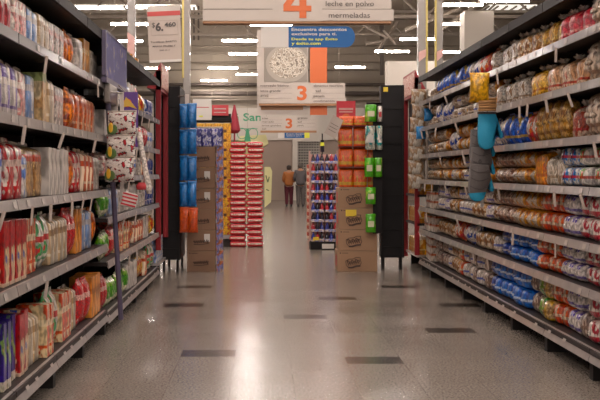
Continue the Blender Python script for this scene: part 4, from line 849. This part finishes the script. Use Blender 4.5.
# ------------------------------------------------------------------ far kiosk in pale yellow
M_py = mat('kiosk_yellow', '#cdc690', .6); M_pyd = mat('kiosk_yellow_dark', '#b7ae78', .6)
root = empty('promotion_stand', (X(254, 36), 36, 0)); tag(root, 'pale yellow promotion stand behind the red bag stacks', 'stand')
d = 36
m = MB(); m.prism([(X(237, d), Z(146, d)), (X(260, d), Z(149, d)), (X(268.5, d), Z(143.5, d)), (X(266, d), Z(134.5, d)), (X(240, d), Z(136, d))], .9, lambda u, v, w: (u-X(254, 36), w, v)); m.build('canopy', M_py, root)
m = MB(); m.box((X(240, d)-X(254, d), .1, 0), (X(262, d)-X(254, d), .8, Z(146, d))); m.build('body', M_pyd, root)
m = MB(); a = X(264.5, d)-X(254, d); b_ = X(271, d)-X(254, d); z1 = Z(167, d); m.prism([(a, .02), (b_, .02+.2), (b_+.04, z1-.15), (b_-.03, z1), (a, z1)], .06, lambda u, v, w: (u, w-.1, v)); m.build('display_board', M_py, root)
m = MB(); m.path([(a+.05, -.11, z1-.3), (a+.12, -.11, z1-.55), (a+.17, -.11, z1-.35)], .02); m.path([(a+.06, -.11, z1-.8), (a+.16, -.11, z1-.85)], .02); m.build('board_lettering', mat('board_ink', '#5f6a48', .6), root)
# green hanging logo (scissor / tree shape)
root = empty('hanging_logo', (0, 0, 0)); tag(root, 'green bulb shaped hanging logo above the red bag stacks', 'sign')
d = 30; c0 = P(247.5, 134, d)
m = MB(); m.prism([(c0.x-.035, Z(129, d)), (c0.x+.035, Z(129, d)), (c0.x+.1, Z(141.5, d)), (c0.x-.1, Z(141.5, d))], .03, lambda u, v, w: (u, d+w, v)); m.build('green_cone', M_green, root)
m = MB()
for s_ in (-1, 1): m.path([(c0.x+s_*.17+.14*math.cos(a*PI/8), d, Z(133.5, d)+.16*math.sin(a*PI/8)) for a in range(17)], .012, 5)
m.tube((c0.x-.3, d, Z(128.7, d)), (c0.x+.3, d, Z(128.7, d)), .01, 5); m.build('green_loop', M_green, root)
m = MB(); m.tube((c0.x, d, Z(129, d)), (c0.x, d, 8.55), .006, 5); m.build('hanging_wire', M_steel, root)
# ------------------------------------------------------------------ beverage pack rack
d = 16.7
M_bb = mat('bottle_blue', '#28347f', .25, coat=.5); M_br = mat('bottle_red', '#a32832', .25, coat=.5); M_bk = mat('bottle_dark', '#231f2c', .25, coat=.5); M_bw = pack('pack_film', '#b9a8a4', '#7f86b4', '#c4b3ac', 14, bump=.8, zs=1)
bt = MB(); bt.loft([[(u*r, v*r, z) for (u, v) in sel(12, 2)] for z, r in ((0, .03), (.01, .034), (.06, .034), (.085, .03), (.12, .014), (.145, .013), (.147, .004))])
bt = bt.mesh('bottle', True)
bms = []
for mm in (M_bb, M_br, M_bk): q = bt.copy(); q.materials.append(mm); bms.append(q)
tr = MB(); tr.box((-.107, 0, .0), (.107, .16, .045)); tr = tr.mesh('tray', False, .004); tr.materials.append(M_bw)
m = MB(); m.box((X(310.5, d), d, 0), (X(338, d), d+.5, .135)); o = m.build('rack_base', M_black, bevel=.008); tag(o, 'black base under the blue bottle packs', 'base')
m = MB(); m.box((X(322, d), d-.004, .02), (X(334, d), d, .1)); q = m.build('white_panel', M_wh, o)
for r in range(9):
    for c_ in range(2):
        x = X(311, d)+.112+c_*.232; z = .137+r*.163
        root = empty('bottle_pack', (x, d+.01, z)); tag(root, 'pack of small blue bottles, %s column, %s layer' % (['left', 'right'][c_], ['lowest', 'second lowest', 'third lowest', 'fourth lowest', 'middle', 'fourth from top', 'third from top', 'second from top', 'top'][r]), 'bottle pack', 'blue bottle packs stacked on black base')
        link('tray', tr, None, root)
        for i in range(3):
            for j in range(2):
                link('bottle', bms[[0, 1, 2, 0, 2, 1][(i+r+c_*2) % 6 if j == 0 else (i*2+1) % 6]], None, root, (-.072+i*.072, .04+j*.075, .01))
m = MB()
for px in (310.3, 338.2): m.tube((X(px, d), d+.25, .12), (X(px, d), d+.25, 1.66), .012)
m.box((X(310.5, d), d+.24, .13), (X(338, d), d+.26, 1.6)); o = m.build('wire_frame', mat('pink_card', '#b98f84', .6)); tag(o, 'pinkish card panel behind the blue bottle packs', 'panel')
m = MB(); m.box((X(313, d), d-.006, .16), (X(319, d), d-.002, .215)); o = m.build('price_card', M_ytag); tag(o, 'yellow price card on the lowest blue bottle pack', 'price card')
m = MB(); m.tube((X(323, d), d+.2, 1.6), (X(323, d), d+.2, 1.95), .01); o = m.build('sign_rod', M_black); m = MB(); m.tube((X(323, d), d+.2, 1.64), (X(323, d), d+.2, 1.84), .035, 10, .03); m.build('bottle_figure', M_bk, o)
m = MB(); m.tube((X(323, d), d+.2, 1.74), (X(323, d), d+.2, 1.8), .036, 10, .032); m.build('label_band', M_yt, o); tag(o, 'small dark bottle figure standing above the blue packs', 'topper')
# tan display left of / behind it
look('t_tan', 'tan_pack', 'pack', 'pack', 'box', (.2, .18, .13), pack('t_tn', '#b58f7c', '#a0524a', '#c9b4a2', 16, bump=.2, coat=.2), None)
for i in range(11):
    o = bpy.data.objects.new('tan_pack', LOOK['t_tan']['parts'][0][1]); COL.objects.link(o); o.location = (X(311.5, 19.5), 19.6, .001+i*.1315); o.rotation_euler = (0, 0, PI/2)
    tag(o, 'pinkish pack in the pile behind the bottle rack, number %d up' % (i+1), 'pack', 'pinkish packs behind the bottle rack')
# ------------------------------------------------------------------ orange bags etc on the right cartons
look('t_or', 'orange_bag', 'bag', 'bag', 'pouch', (.17, .215, .262), pack('t_or', '#cf5418', '#c74c14', '#c99a3a', 9, [('#b8a04a', .03, .07)], bump=.9, fine=.15, thr=(.54, .62)), mat('t_or_e', '#c9551d', .35, coat=.5), top=.9)
M_traylip = mat('tray_red', '#7d1f1c', .5)
z = 1.102
for r in range(4):
    for c_ in range(3):
        if c_ == 2 and r in (1, 2): pass
        o = None; x = 1.10+c_*.19+(R.uniform(-.006, .006))
        for pn, me in LOOK['t_or']['parts']:
            if pn == 'body': o = bpy.data.objects.new('orange_bag', me); COL.objects.link(o); o.location = (x, 13.16, z+r*.268); o.rotation_euler = (0, 0, -PI/2+R.uniform(-.05, .05)); o.scale = (1, .86, .98 if r < 3 else .5)
            else: c = bpy.data.objects.new(pn, me); COL.objects.link(c); c.parent = o
        tag(o, '%s orange bag, %s tier above the right carton stack' % (['left', 'middle', 'right'][c_], ['lowest', 'second', 'third', 'top'][r]), 'bag', 'orange bags on the cartons')
    if r: m = MB(); m.box((1.0, 13.03, z+r*.268-.007), (1.54, 13.35, z+r*.268-.001)); o = m.build('divider_tray', M_traylip); tag(o, 'thin dark red tray under the %s tier of orange bags' % ['', 'second', 'third', 'top'][r], 'tray', 'divider trays between orange bags')
def roll(name, m1, m2, x, z, w, h, label, grp=None, d=12.98):
    m = MB(); m.loft([[(x+u*w/2*k, d-.06+v*.045*k, z+t*h) for (u, v) in sel(14, 2.5)] for t, k in ((0, .85), (.03, 1), (.45, 1), (.5, .96), (.55, 1), (.97, 1), (1, .85))]); o = m.build(name, m1, smooth=True); tag(o, label, 'bag', grp)
    m = MB(); m.box((x-w*.3, d-.112, z+h*.3), (x+w*.3, d-.105, z+h*.62)); m.build('label', m2, o); return o
M_grb = pack('green_pack', '#4d9a2c', '#5cad3a', '#a9c06a', 9, bump=.7, fine=.12, thr=(.52, .62)); M_teal = pack('teal_pack', '#2f7f7f', '#b5b4a8', '#3a9a9a', 9, bump=.6); M_whp = pack('white_pack', '#c9c2bb', '#a8a09c', '#b1454a', 9, bump=.5, thr=(.55, .66)); M_glab = mat('pack_label', '#c8c4a4', .5)
m = MB(); m.box((1.44, 12.984, .5), (1.56, 12.99, 2.2)); m.box((1.36, 12.984, 2.18), (1.56, 13.05, 2.2)); o = m.build('clip_strip', M_black); tag(o, 'dark clip strip holding green and teal packs at right cartons', 'clip strip')
roll('green_pack', M_grb, M_glab, X(370, 13), Z(122, 13), .15, .22, 'green pack above the teal packs beside orange bags', 'green packs')
roll('teal_pack', M_teal, M_wh, X(369.5, 13), Z(150, 13), .13, .31, 'left teal and white pack beside the orange bags', 'teal packs')
roll('teal_pack', M_teal, M_whp, X(378.5, 13), Z(150, 13), .08, .31, 'right teal and white pack next to the black cabinet', 'teal packs')
roll('white_pack', M_whp, M_redp, X(379, 13), Z(122, 13), .06, .2, 'narrow white pack above the right teal pack')
roll('green_pack', M_grb, M_glab, X(368.5, 13), Z(177, 13), .12, .25, 'left green pack of the pair under the teal packs', 'green packs')
roll('green_pack', M_grb, M_glab, X(377.5, 13), Z(177, 13), .1, .25, 'right green pack of the pair under the teal packs', 'green packs')
roll('green_pack', M_grb, M_glab, X(370, 13), Z(204, 13), .13, .22, 'green pack hanging on the topmost right carton', 'green packs')
roll('green_pack', M_grb, M_glab, X(370, 13), Z(232, 13), .13, .24, 'green pack hanging on the third carton, lowest green one', 'green packs')
# red poster and tilted card
root = empty('red_poster', (X(346, 13.6), 13.6, 0)); tag(root, 'red poster standing behind the orange bags', 'poster')
m = MB(); fb = (Z(128, 13.6), Z(101, 13.6)); w = 9.5/F*13.6; m.box((-w, 0, fb[0]), (w, .012, fb[1])); m.build('panel', mat('poster_red2', '#b3222f', .45), root)
m = MB(); m.box((-w*.75, -.003, Z(110, 13.6)), (w*.75, 0, Z(108, 13.6))); m.box((-w*.7, -.003, Z(112.5, 13.6)), (w*.7, 0, Z(111.3, 13.6))); m.build('white_line', M_pp, root)
m = MB(); m.tube((0, -.002, Z(118, 13.6)), (0, .001, Z(118, 13.6)), .06, 16); m.build('orange_spot', M_or, root)
m = MB(); m.tube((0, .006, 1.0), (0, .006, fb[0]), .012); m.build('post', M_steel, root)
root = empty('tilted_card', (0, 0, 0)); tag(root, 'tilted white price card at left of the orange bags', 'price card'); d = 12.95
b = MB(); b.prism([(p.x, p.z) for p in (P(324, 133, d), P(333, 115, d), P(343, 120.5, d), P(335, 139, d))], .006, lambda u, v, w: (u, d+w-.05, v)); b.build('card', M_paper, root)
b = MB()
for k_ in range(3):
    p = P(330.5+.0-k_*1.3, 123+k_*3, d); q = P(338-k_*1.3, 127+k_*3, d); b.tube((p.x, d-.052, p.z), (q.x, d-.052, q.z), .004, 4)
b.build('printed_line', M_ink, root)
b = MB(); b.tube(P(333, 137, d), P(341, 146, 13.1), .006); b.build('arm', M_peg, root)
# ------------------------------------------------------------------ left cross hanger + purple sign
M_lil = mat('lilac_metal', '#554c62', .5, .2, coat=.1)
root = empty('aisle_flag_sign', (-1.19, 7.6, 0)); tag(root, 'lilac blue sign panel jutting above the left rack', 'sign')
M_ps = pack('lilac_poster', '#38366a', '#474678', '#8a7a72', 9, bump=.1, coat=.05, rough=.6, zs=1, fine=.08, thr=(.54, .63))
yA, yB = 7.62, 8.8
zA1, zA0 = 2.37, 2.035
m = MB(); m.prism([(yA, zA1), (yB, zA1-.0), (yB, zA0-.02), (yA, zA0)], .02, lambda u, v, w: (w-.02, u-7.6, v)); m.build('panel', M_ps, root)
m = MB(); m.box((-.03, yA-7.6-.03, zA0-.05), (.01, yB-7.6+.02, zA0-.01)); m.box((-.025, yA-7.6-.03, zA0), (.005, yA-7.6, zA1+.01)); m.box((-.025, yA-7.6, zA1), (.005, yB-7.6, zA1+.015)); m.build('panel_frame', M_lil, root)
m = MB(); m.box((-.03, .1, zA0-.2), (.02, .5, zA0-.05)); m.build('clamp', M_peg, root, bevel=.01)
m = MB(); m.tube((.062, .4, .12), (-.015, .2, zA0-.12), .02, 10); m.build('pole', M_lil, root)
# purple shelf poster
root = empty('purple_poster', (-1.19, 8.2, 0)); tag(root, 'purple poster with orange and yellow figure hanging on left rack', 'poster')
Mpp = mat('poster_purple', '#56307a', .45, coat=.2)
d = 8.2; xo = lambda px: X(px, d)+1.19
m = MB(); m.box((xo(121), -.004, Z(147, d)), (xo(138), .004, Z(92, d))); m.build('panel', Mpp, root)
m = MB(); m.tube((xo(127.5), -.006, Z(103, d)), (xo(127.5), -.0045, Z(103, d)), .035, 14); m.build('orange_disc', M_or, root)
m = MB(); m.prism([(xo(122), Z(108, d)), (xo(126), Z(97, d)), (xo(133), Z(104, d)), (xo(137), Z(109, d)), (xo(128), Z(106, d))], .002, lambda u, v, w: (u, w-.0085, v)); m.build('yellow_figure', mat('fig_yel', '#c9a13a', .5), root)
m = MB(); m.tube((xo(125), -.003, Z(92, d)), (-.03, .05, Z(80, d)), .004); m.build('hook', M_peg, root)
m = MB(); m.box((xo(112), -.09, Z(128, 8.1)), (xo(119.5), -.086, Z(93, 8.1))); m.build('white_flap', M_tagw, root)
# hanging speckled bags
M_spk = pack('speckle_bag', '#c9c1ba', '#2f2a2c', '#b02b33', 26, bump=.9, zs=1, fine=.1, thr=(.545, .6)); M_cor = mat('corner_green', '#4d6b3a', .4, coat=.4); M_ys = mat('corner_yellow', '#d1a32c', .4)
look('h_spk', 'snack_bag', 'bag', 'bag', 'pillow', (.1, .28, .24), M_spk, clear)
root = empty('clip_strip', (X(121, 7.75), 7.8, 0)); tag(root, 'clip strip with spotted bags before the purple poster', 'clip strip')
m = MB(); m.box((-.015, 0, 1.0), (.015, .004, Z(92, 7.8))); m.build('strip', M_tagw, root); m = MB(); m.tube((0, 0, Z(93, 7.8)), (-.1, -.1, Z(93, 7.8)), .006); m.build('hook', M_peg, root)
for i, (px, py) in enumerate(((121.5, 119), (121, 143), (120, 165))):
    p = P(px, py, 7.7); o = None
    for pn, me in LOOK['h_spk']['parts']:
        if pn == 'body': o = bpy.data.objects.new('snack_bag', me); COL.objects.link(o); o.location = (p.x, 7.72-i*.02, p.z-.13); o.rotation_euler = (0, 0, -PI/2-.35); o.scale = (1, .92, .82)
        else: c = bpy.data.objects.new(pn, me); COL.objects.link(c); c.parent = o
    m = MB(); m.loft([[(.047+t*.01+.008, -.13+u*.05*k+.07, .03+v*.05*k+.03) for (u, v) in sel(10, 2.3)] for t, k in ((0, 1), (.4, .7))]); m.build('green_corner', M_cor, o)
    m = MB(); m.loft([[(.058+t*.01, -.13+u*.022*k+.06, .03+v*.05*k+.045) for (u, v) in sel(10, 2.3)] for t, k in ((0, 1), (.4, .7))]); m.build('yellow_stripe', M_ys, o)
    tag(o, '%s white bag with black dots and red print on left clip strip' % ['top', 'middle', 'lowest'][i], 'snack bag', 'spotted bags on the clip strip')
M_srd = pack('red_sock', '#c2b8b0', '#b9202c', '#c9bfb8', 12, bump=.4, zs=1, thr=(.57, .62))
m = MB(); m.loft([[(X(138, 7.9)+(t*.09)+u*.028*k, 7.9+v*.02, Z(128, 7.9)-t*.52+abs(u)*.0) for (u, v) in sel(12, 2.3)] for t, k in ((0, .5), (.1, .9), (.3, .8), (.7, .8), (.9, 1.2), (1, .7))]); o = m.build('hanging_stocking', M_srd, smooth=True); tag(o, 'red and white long pouch hanging right of spotted bags', 'pouch')
m = MB(); m.loft([[(X(142, 7.9)+u*.05*k, 7.9+v*.025, Z(186, 7.9)-.03*t) for (u, v) in sel(12, 2.3)] for t, k in ((-.9, .6), (0, 1), (1, .8))]); m.build('red_toe', M_redp, o, smooth=True)
M_str = mat('stripe_red', '#b3222e', .4, coat=.4)
root = empty('striped_pouch', P(129.5, 200, 7.7)); tag(root, 'small tilted pouch with red and white stripes, below spotted bags', 'pouch'); root.rotation_euler = (0, .25, 0)
m = MB(); m.box((-.06, -.015, -.055), (.06, .015, .055)); m.build('body', M_wh, root, bevel=.012)
for k_ in range(4): m = MB(); m.box((-.058, -.018, -.045+k_*.027), (.058, -.0145, -.032+k_*.027)); m.build('red_stripe', M_str, root)
# ------------------------------------------------------------------ oven mitts at right
M_grey = mat('mitt_grey', '#5d5654', .8, noise=.1, nscale=12, bump=.4, bscale=60); M_tl = mat('mitt_teal', '#1a86a8', .7, noise=.06, bump=.3, bscale=60); M_seam = mat('mitt_seam', '#474140', .8)
def mitt_outline(s=1):
    # fingers downwards; returns hand part & thumb
    pts = [(-.075, 0), (-.078, -.1), (-.08, -.2), (-.078, -.25), (-.06, -.292), (-.02, -.31), (.02, -.305), (.05, -.28), (.062, -.24), (.064, -.19), (.07, -.175), (.09, -.20), (.112, -.222), (.13, -.21), (.128, -.18), (.105, -.12), (.075, -.06), (.068, 0)]
    return [(x*s, z) for x, z in pts]
def mitt(loc, teal_full, rz, label, s=1, ry=0):
    root = empty('oven_mitt', loc, rz); root.rotation_euler = (0, ry, rz); tag(root, label, 'oven mitt', 'teal and grey oven mitts')
    o_ = mitt_outline(s)
    m = MB(); m.prism(o_, .036, lambda u, v, w: (u, w, v)); me = m.mesh('mitt', True, .008); link('mitt_body', me, M_tl, root)
    if not teal_full:
        m = MB(); m.prism([(-.082*s, .004), (-.086*s, -.2), (-.084*s, -.245), (.068*s, -.225), (.069*s, -.18), (.10*s, -.118), (.08*s, -.05), (.074*s, .004)], .044, lambda u, v, w: (u, w-.004, v)); link('quilted_cuff', m.mesh('cuff', True, .006), M_grey, root)
        for k_ in range(3): m = MB(); m.path([((-.08+.15*t/6)*s, -.006, -.04-.07*k_-.025*math.sin(PI*t/6)) for t in range(7)], .004, 4); m.build('quilt_seam', M_seam, root)
    else:
        m = MB(); m.box((-.08, -.003, -.012), (.072, .04, .006)); m.build('cuff_band', M_seam, root)
    m = MB(); m.path([(0, .018, 0), (-.012, .018, .03), (0, .018, .05), (.012, .018, .03), (0, .018, 0)], .003, 5); m.build('hang_loop', M_seam, root)
D = 8.45
c0 = P(486, 113, D)
m = MB(); m.box((c0.x-.015-.02, D+.06, 1.0), (c0.x+.015-.02, D+.064, 2.12)); o = m.build('clip_strip', M_tagw); tag(o, 'clip strip carrying the oven mitts on right rack', 'clip strip')
mitt((c0.x+.0, D-.07, c0.z), True, 0, 'teal oven mitt hanging in front, topmost on the right rack')
mitt((c0.x-.035, D-.0, Z(148, D)), False, .1, 'grey quilted oven mitt with teal tip, below the teal one', 1, .05)
mitt((c0.x-.055, D-.035, Z(165, D)), False, .05, 'grey quilted oven mitt with teal tip, lowest of the strip', 1, .06)
mitt((c0.x-.03, D+.015+.03, Z(130, D)), False, .1, 'grey quilted oven mitt mostly hidden behind the teal one', 1.02, .04)
# yellow bag and wicker pack above the mitts
look('h_yel', 'yellow_bag', 'bag', 'bag', 'pillow', (.09, .17, .26), pack('h_ye', '#c9962b', '#b5832a', '#d0b56a', 9, bump=.8, thr=(.52, .62)), clear)
p = P(479, 88, 8.3); o = bpy.data.objects.new('yellow_bag', LOOK['h_yel']['parts'][0][1]); COL.objects.link(o); o.location = (p.x, 8.3, p.z-.12); o.rotation_euler = (0, .15, -PI/2); tag(o, 'yellow bag hanging just above the oven mitts', 'bag')
root = empty('wicker_pack', P(487, 104, 8.3)); tag(root, 'tan bundle of wooden sticks in clear film above oven mitts', 'pack')
for k_ in range(5): m = MB(); m.tube((-.07, -.01*(k_ % 2), -.05+k_*.022), (.075, -.01*(k_ % 2), -.045+k_*.022), .011, 8); m.build('wooden_stick', mat('stick_wood', '#a67a4c', .6, noise=.15), root, smooth=True)
m = MB(); m.box((-.075, .012, -.06), (.08, .016, .06)); m.build('backing_card', M_tagw, root)
m = MB(); m.tube((0, .014, .05), (0, .014, .2), .003); m.build('hook', M_peg, root)
# ------------------------------------------------------------------ people
def skin_mesh(name, verts, edges, rad, m, parent, root_i=0, sub=2):
    me = bpy.data.meshes.new(name); me.from_pydata(verts, edges, []); o = bpy.data.objects.new(name, me); COL.objects.link(o)
    md = o.modifiers.new('s', 'SKIN'); md.use_smooth_shade = True
    for i, v in enumerate(me.skin_vertices[0].data): v.radius = rad[i] if isinstance(rad[i], tuple) else (rad[i], rad[i]); v.use_root = (i == root_i)
    o.modifiers.new('u', 'SUBSURF').levels = sub
    bpy.context.view_layer.update(); dg = bpy.context.evaluated_depsgraph_get(); nm = bpy.data.meshes.new_from_object(o.evaluated_get(dg))
    COL.objects.unlink(o); bpy.data.objects.remove(o); nm.materials.clear()
    for p_ in nm.polygons: p_.use_smooth = True
    return link(name, nm, m, parent)
M_skin = mat('skin', '#a87a5e', .6); M_hair1 = mat('hair_grey_brown', '#3f342f', .8); M_hair2 = mat('hair_grey', '#5d5650', .8)
def person(px, d, h, jacket, trousers, shoes, hair, label, lean=0, armf=.0, bag=False):
    root = empty('person', (X(px, d), d, 0)); tag(root, label, 'person'); root.scale = (h/1.62,)*3
    # facing +y (away)
    V = [(0, 0, .9), (0, .0, 1.05), (0, .01, 1.25), (0, .02, 1.36), (0, .03, 1.42), (0, .05, 1.50), (0, .055, 1.56)]; E = [(i, i+1) for i in range(6)]
    Rr = [(.08, .06), (.1, .08), (.13, .09), (.09, .07), (.05, .05), (.08, .09), (.06, .07)]
    arms = []; legs = []
    for s in (-1, 1):
        b = len(V); V += [(s*.15, .02, 1.32), (s*.2, .0, 1.08), (s*.19, .14+armf, .98), (s*.17, .22+armf, .97)]; E += [(3, b), (b, b+1), (b+1, b+2), (b+2, b+3)]; Rr += [.055, .042, .034, .03]
        hb_ = len(V)
        for f in range(5):
            ax = s*(.17+(.035 if f == 4 else -.028+.016*f)); L1_ = .05+.006*(1-abs(f-1.5))
            if f == 4: ax = s*.14
            V += [(ax, .245+armf, .965-(.0 if f < 4 else -.02)), (ax, .245+armf+L1_*.8, .94)]; E += [(b+3, len(V)-2), (len(V)-2, len(V)-1)]; Rr += [.009, .007]
        c_ = len(V); V += [(s*.08, 0, .78), (s*.085, .01, .45), (s*.085, -.01, .09), (s*.09, .1, .035)]; E += [(0, c_), (c_, c_+1), (c_+1, c_+2), (c_+2, c_+3)]; Rr += [.055, .05, .045, .035]
    skin_mesh('body', V, E, Rr, M_skin, root)
    V = [(0, 0, .78), (0, 0, .95), (0, .005, 1.15), (0, .01, 1.3), (0, .02, 1.39)]; E = [(0, 1), (1, 2), (2, 3), (3, 4)]; Rr = [(.2, .165), (.19, .155), (.185, .145), (.15, .11), (.085, .08)]
    for s in (-1, 1): b = len(V); V += [(s*.17, .015, 1.32), (s*.225, -.005, 1.08), (s*.2, .13+armf, .985), (s*.18, .19+armf, .975)]; E += [(3, b), (b, b+1), (b+1, b+2), (b+2, b+3)]; Rr += [.075, .065, .055, .05]
    skin_mesh('jacket', V, E, Rr, jacket, root)
    V = [(0, 0, .9)]; E = []; Rr = [(.17, .14)]
    for s in (-1, 1): b = len(V); V += [(s*.085, 0, .76), (s*.09, .01, .45), (s*.09, 0, .1), (s*.09, 0, .06)]; E += [(0, b), (b, b+1), (b+1, b+2), (b+2, b+3)]; Rr += [.118, .085, .075, .075]
    skin_mesh('trousers', V, E, Rr, trousers, root)
    for s in (-1, 1): m = MB(); m.loft([[(s*.09+u*.045*k, .03+v*.13*k, z) for (u, v) in sel(12, 2.6)] for z, k in ((0, 1), (.04, 1), (.08, .75), (.1, .5))]); m.build('shoe', shoes, root, smooth=True)
    m = MB(); m.loft([[(u*.098*k, .035+v*.11*k, z) for (u, v) in sel(16, 2)] for z, k in ((1.44, .55), (1.47, .9), (1.52, 1.04), (1.57, 1), (1.61, .78), (1.63, .3))]); m.build('hair', hair, root, smooth=True)
    m = MB(); m.loft([[(u*.022*k, .16+t, 1.50+v*.03*k) for (u, v) in sel(8, 2)] for t, k in ((-.02, 1), (.015, .5))]); m.build('nose', M_skin, root, smooth=True)
    for s in (-1, 1): m = MB(); m.loft([[(s*(.098+t), .05+u*.015*k, 1.505+v*.03*k) for (u, v) in sel(8, 2)] for t, k in ((-.01, .7), (.012, 1))]); m.build('ear', M_skin, root, smooth=True)
    return root
M_j1 = mat('jacket_orange', '#a5622e', .75, noise=.12, nscale=9); M_t1 = mat('trousers_maroon', '#5a1f2c', .8); M_j2 = mat('jacket_grey', '#565051', .8, noise=.12, nscale=9); M_t2 = mat('trousers_grey', '#5c5552', .8)
M_sh = mat('shoe_dark', '#241f1e', .5)
person(289, 38, 1.55, M_j1, M_t1, M_sh, M_hair1, 'person in orange brown jacket and maroon trousers walking away', armf=0)
person(300.5, 37.6, 1.62, M_j2, M_t2, M_sh, M_hair2, 'person in dark grey jacket and grey trousers, seen from behind')
m = MB(); m.loft([[(X(310.8, 37.4)+u*.12*k, 37.7+v*.07*k, .82+z) for (u, v) in sel(14, 3)] for z, k in ((0, .9), (.05, 1), (.2, .95), (.24, .7))]); o = m.build('handbag', mat('bag_dark', '#2d2626', .5), smooth=True); tag(o, 'dark bag carried at right of the grey jacket person', 'bag')
m = MB(); m.path([(X(310.8, 37.4)+.09*math.cos(a*PI/8), 37.7, 1.05+.25*math.sin(a*PI/8)) for a in range(9)], .012); m.build('strap', M_sh, o)
root = empty('shopping_cart', (X(308.5, 38), 38.2, 0)); tag(root, 'small shopping cart in front of the grey jacket person', 'shopping cart')
m = MB()
for z, k in ((.5, .8), (.7, .9), (.9, 1)): m.path([(-.2*k, 0, z), (.2*k, 0, z), (.2*k, .6*k, z), (-.2*k, .6*k, z), (-.2*k, 0, z)], .01)
for i in range(7): x = -.2+i*.066; m.tube((x*.8, 0, .5), (x, 0, .9), .005, 4); m.tube((x*.8, .48, .5), (x, .6, .9), .005, 4)
m.build('basket', M_peg, root)
m = MB()
for s_ in (-1, 1): m.path([(s_*.15, 0, .5), (s_*.16, .0, .1), (s_*.16, .5, .1)], .012)
m.build('chassis', M_peg, root)
for s_ in (-1, 1):
    for yy in (0, .5): m = MB(); m.tube((s_*.16-.012, yy, .05), (s_*.16+.012, yy, .05), .05, 12); m.build('wheel', M_sh, root)
m = MB(); m.tube((-.22, -.1, 1.0), (.22, -.1, 1.0), .018); m.tube((-.2, -.1, 1.0), (-.2, 0, .9), .01); m.tube((.2, -.1, 1.0), (.2, 0, .9), .01); m.build('handle', mat('cart_yellow', '#c9b13c', .5), root)
# ------------------------------------------------------------------ world + camera
w = bpy.data.worlds.new('store'); scn.world = w; w.use_nodes = True
bg = w.node_tree.nodes['Background']; bg.inputs[0].default_value = (.95, .88, .82, 1); bg.inputs[1].default_value = .65
cam = bpy.data.cameras.new('camera'); co = bpy.data.objects.new('camera', cam); COL.objects.link(co); scn.camera = co
co.location = (0, 0, EYE); co.rotation_euler = (PI/2, 0, 0)
cam.sensor_width = 36; cam.lens = F*36/600; cam.shift_x = (300-VX)/600; cam.shift_y = -(200-VY)/600
cam.clip_end = 200; cam.dof.use_dof = True; cam.dof.focus_distance = 12.5; cam.dof.aperture_fstop = 20
scn.view_settings.view_transform = 'Standard'; scn.view_settings.look = 'None'; scn.view_settings.gamma = 1; scn.view_settings.use_curve_mapping = False
scn.view_settings.exposure = .5
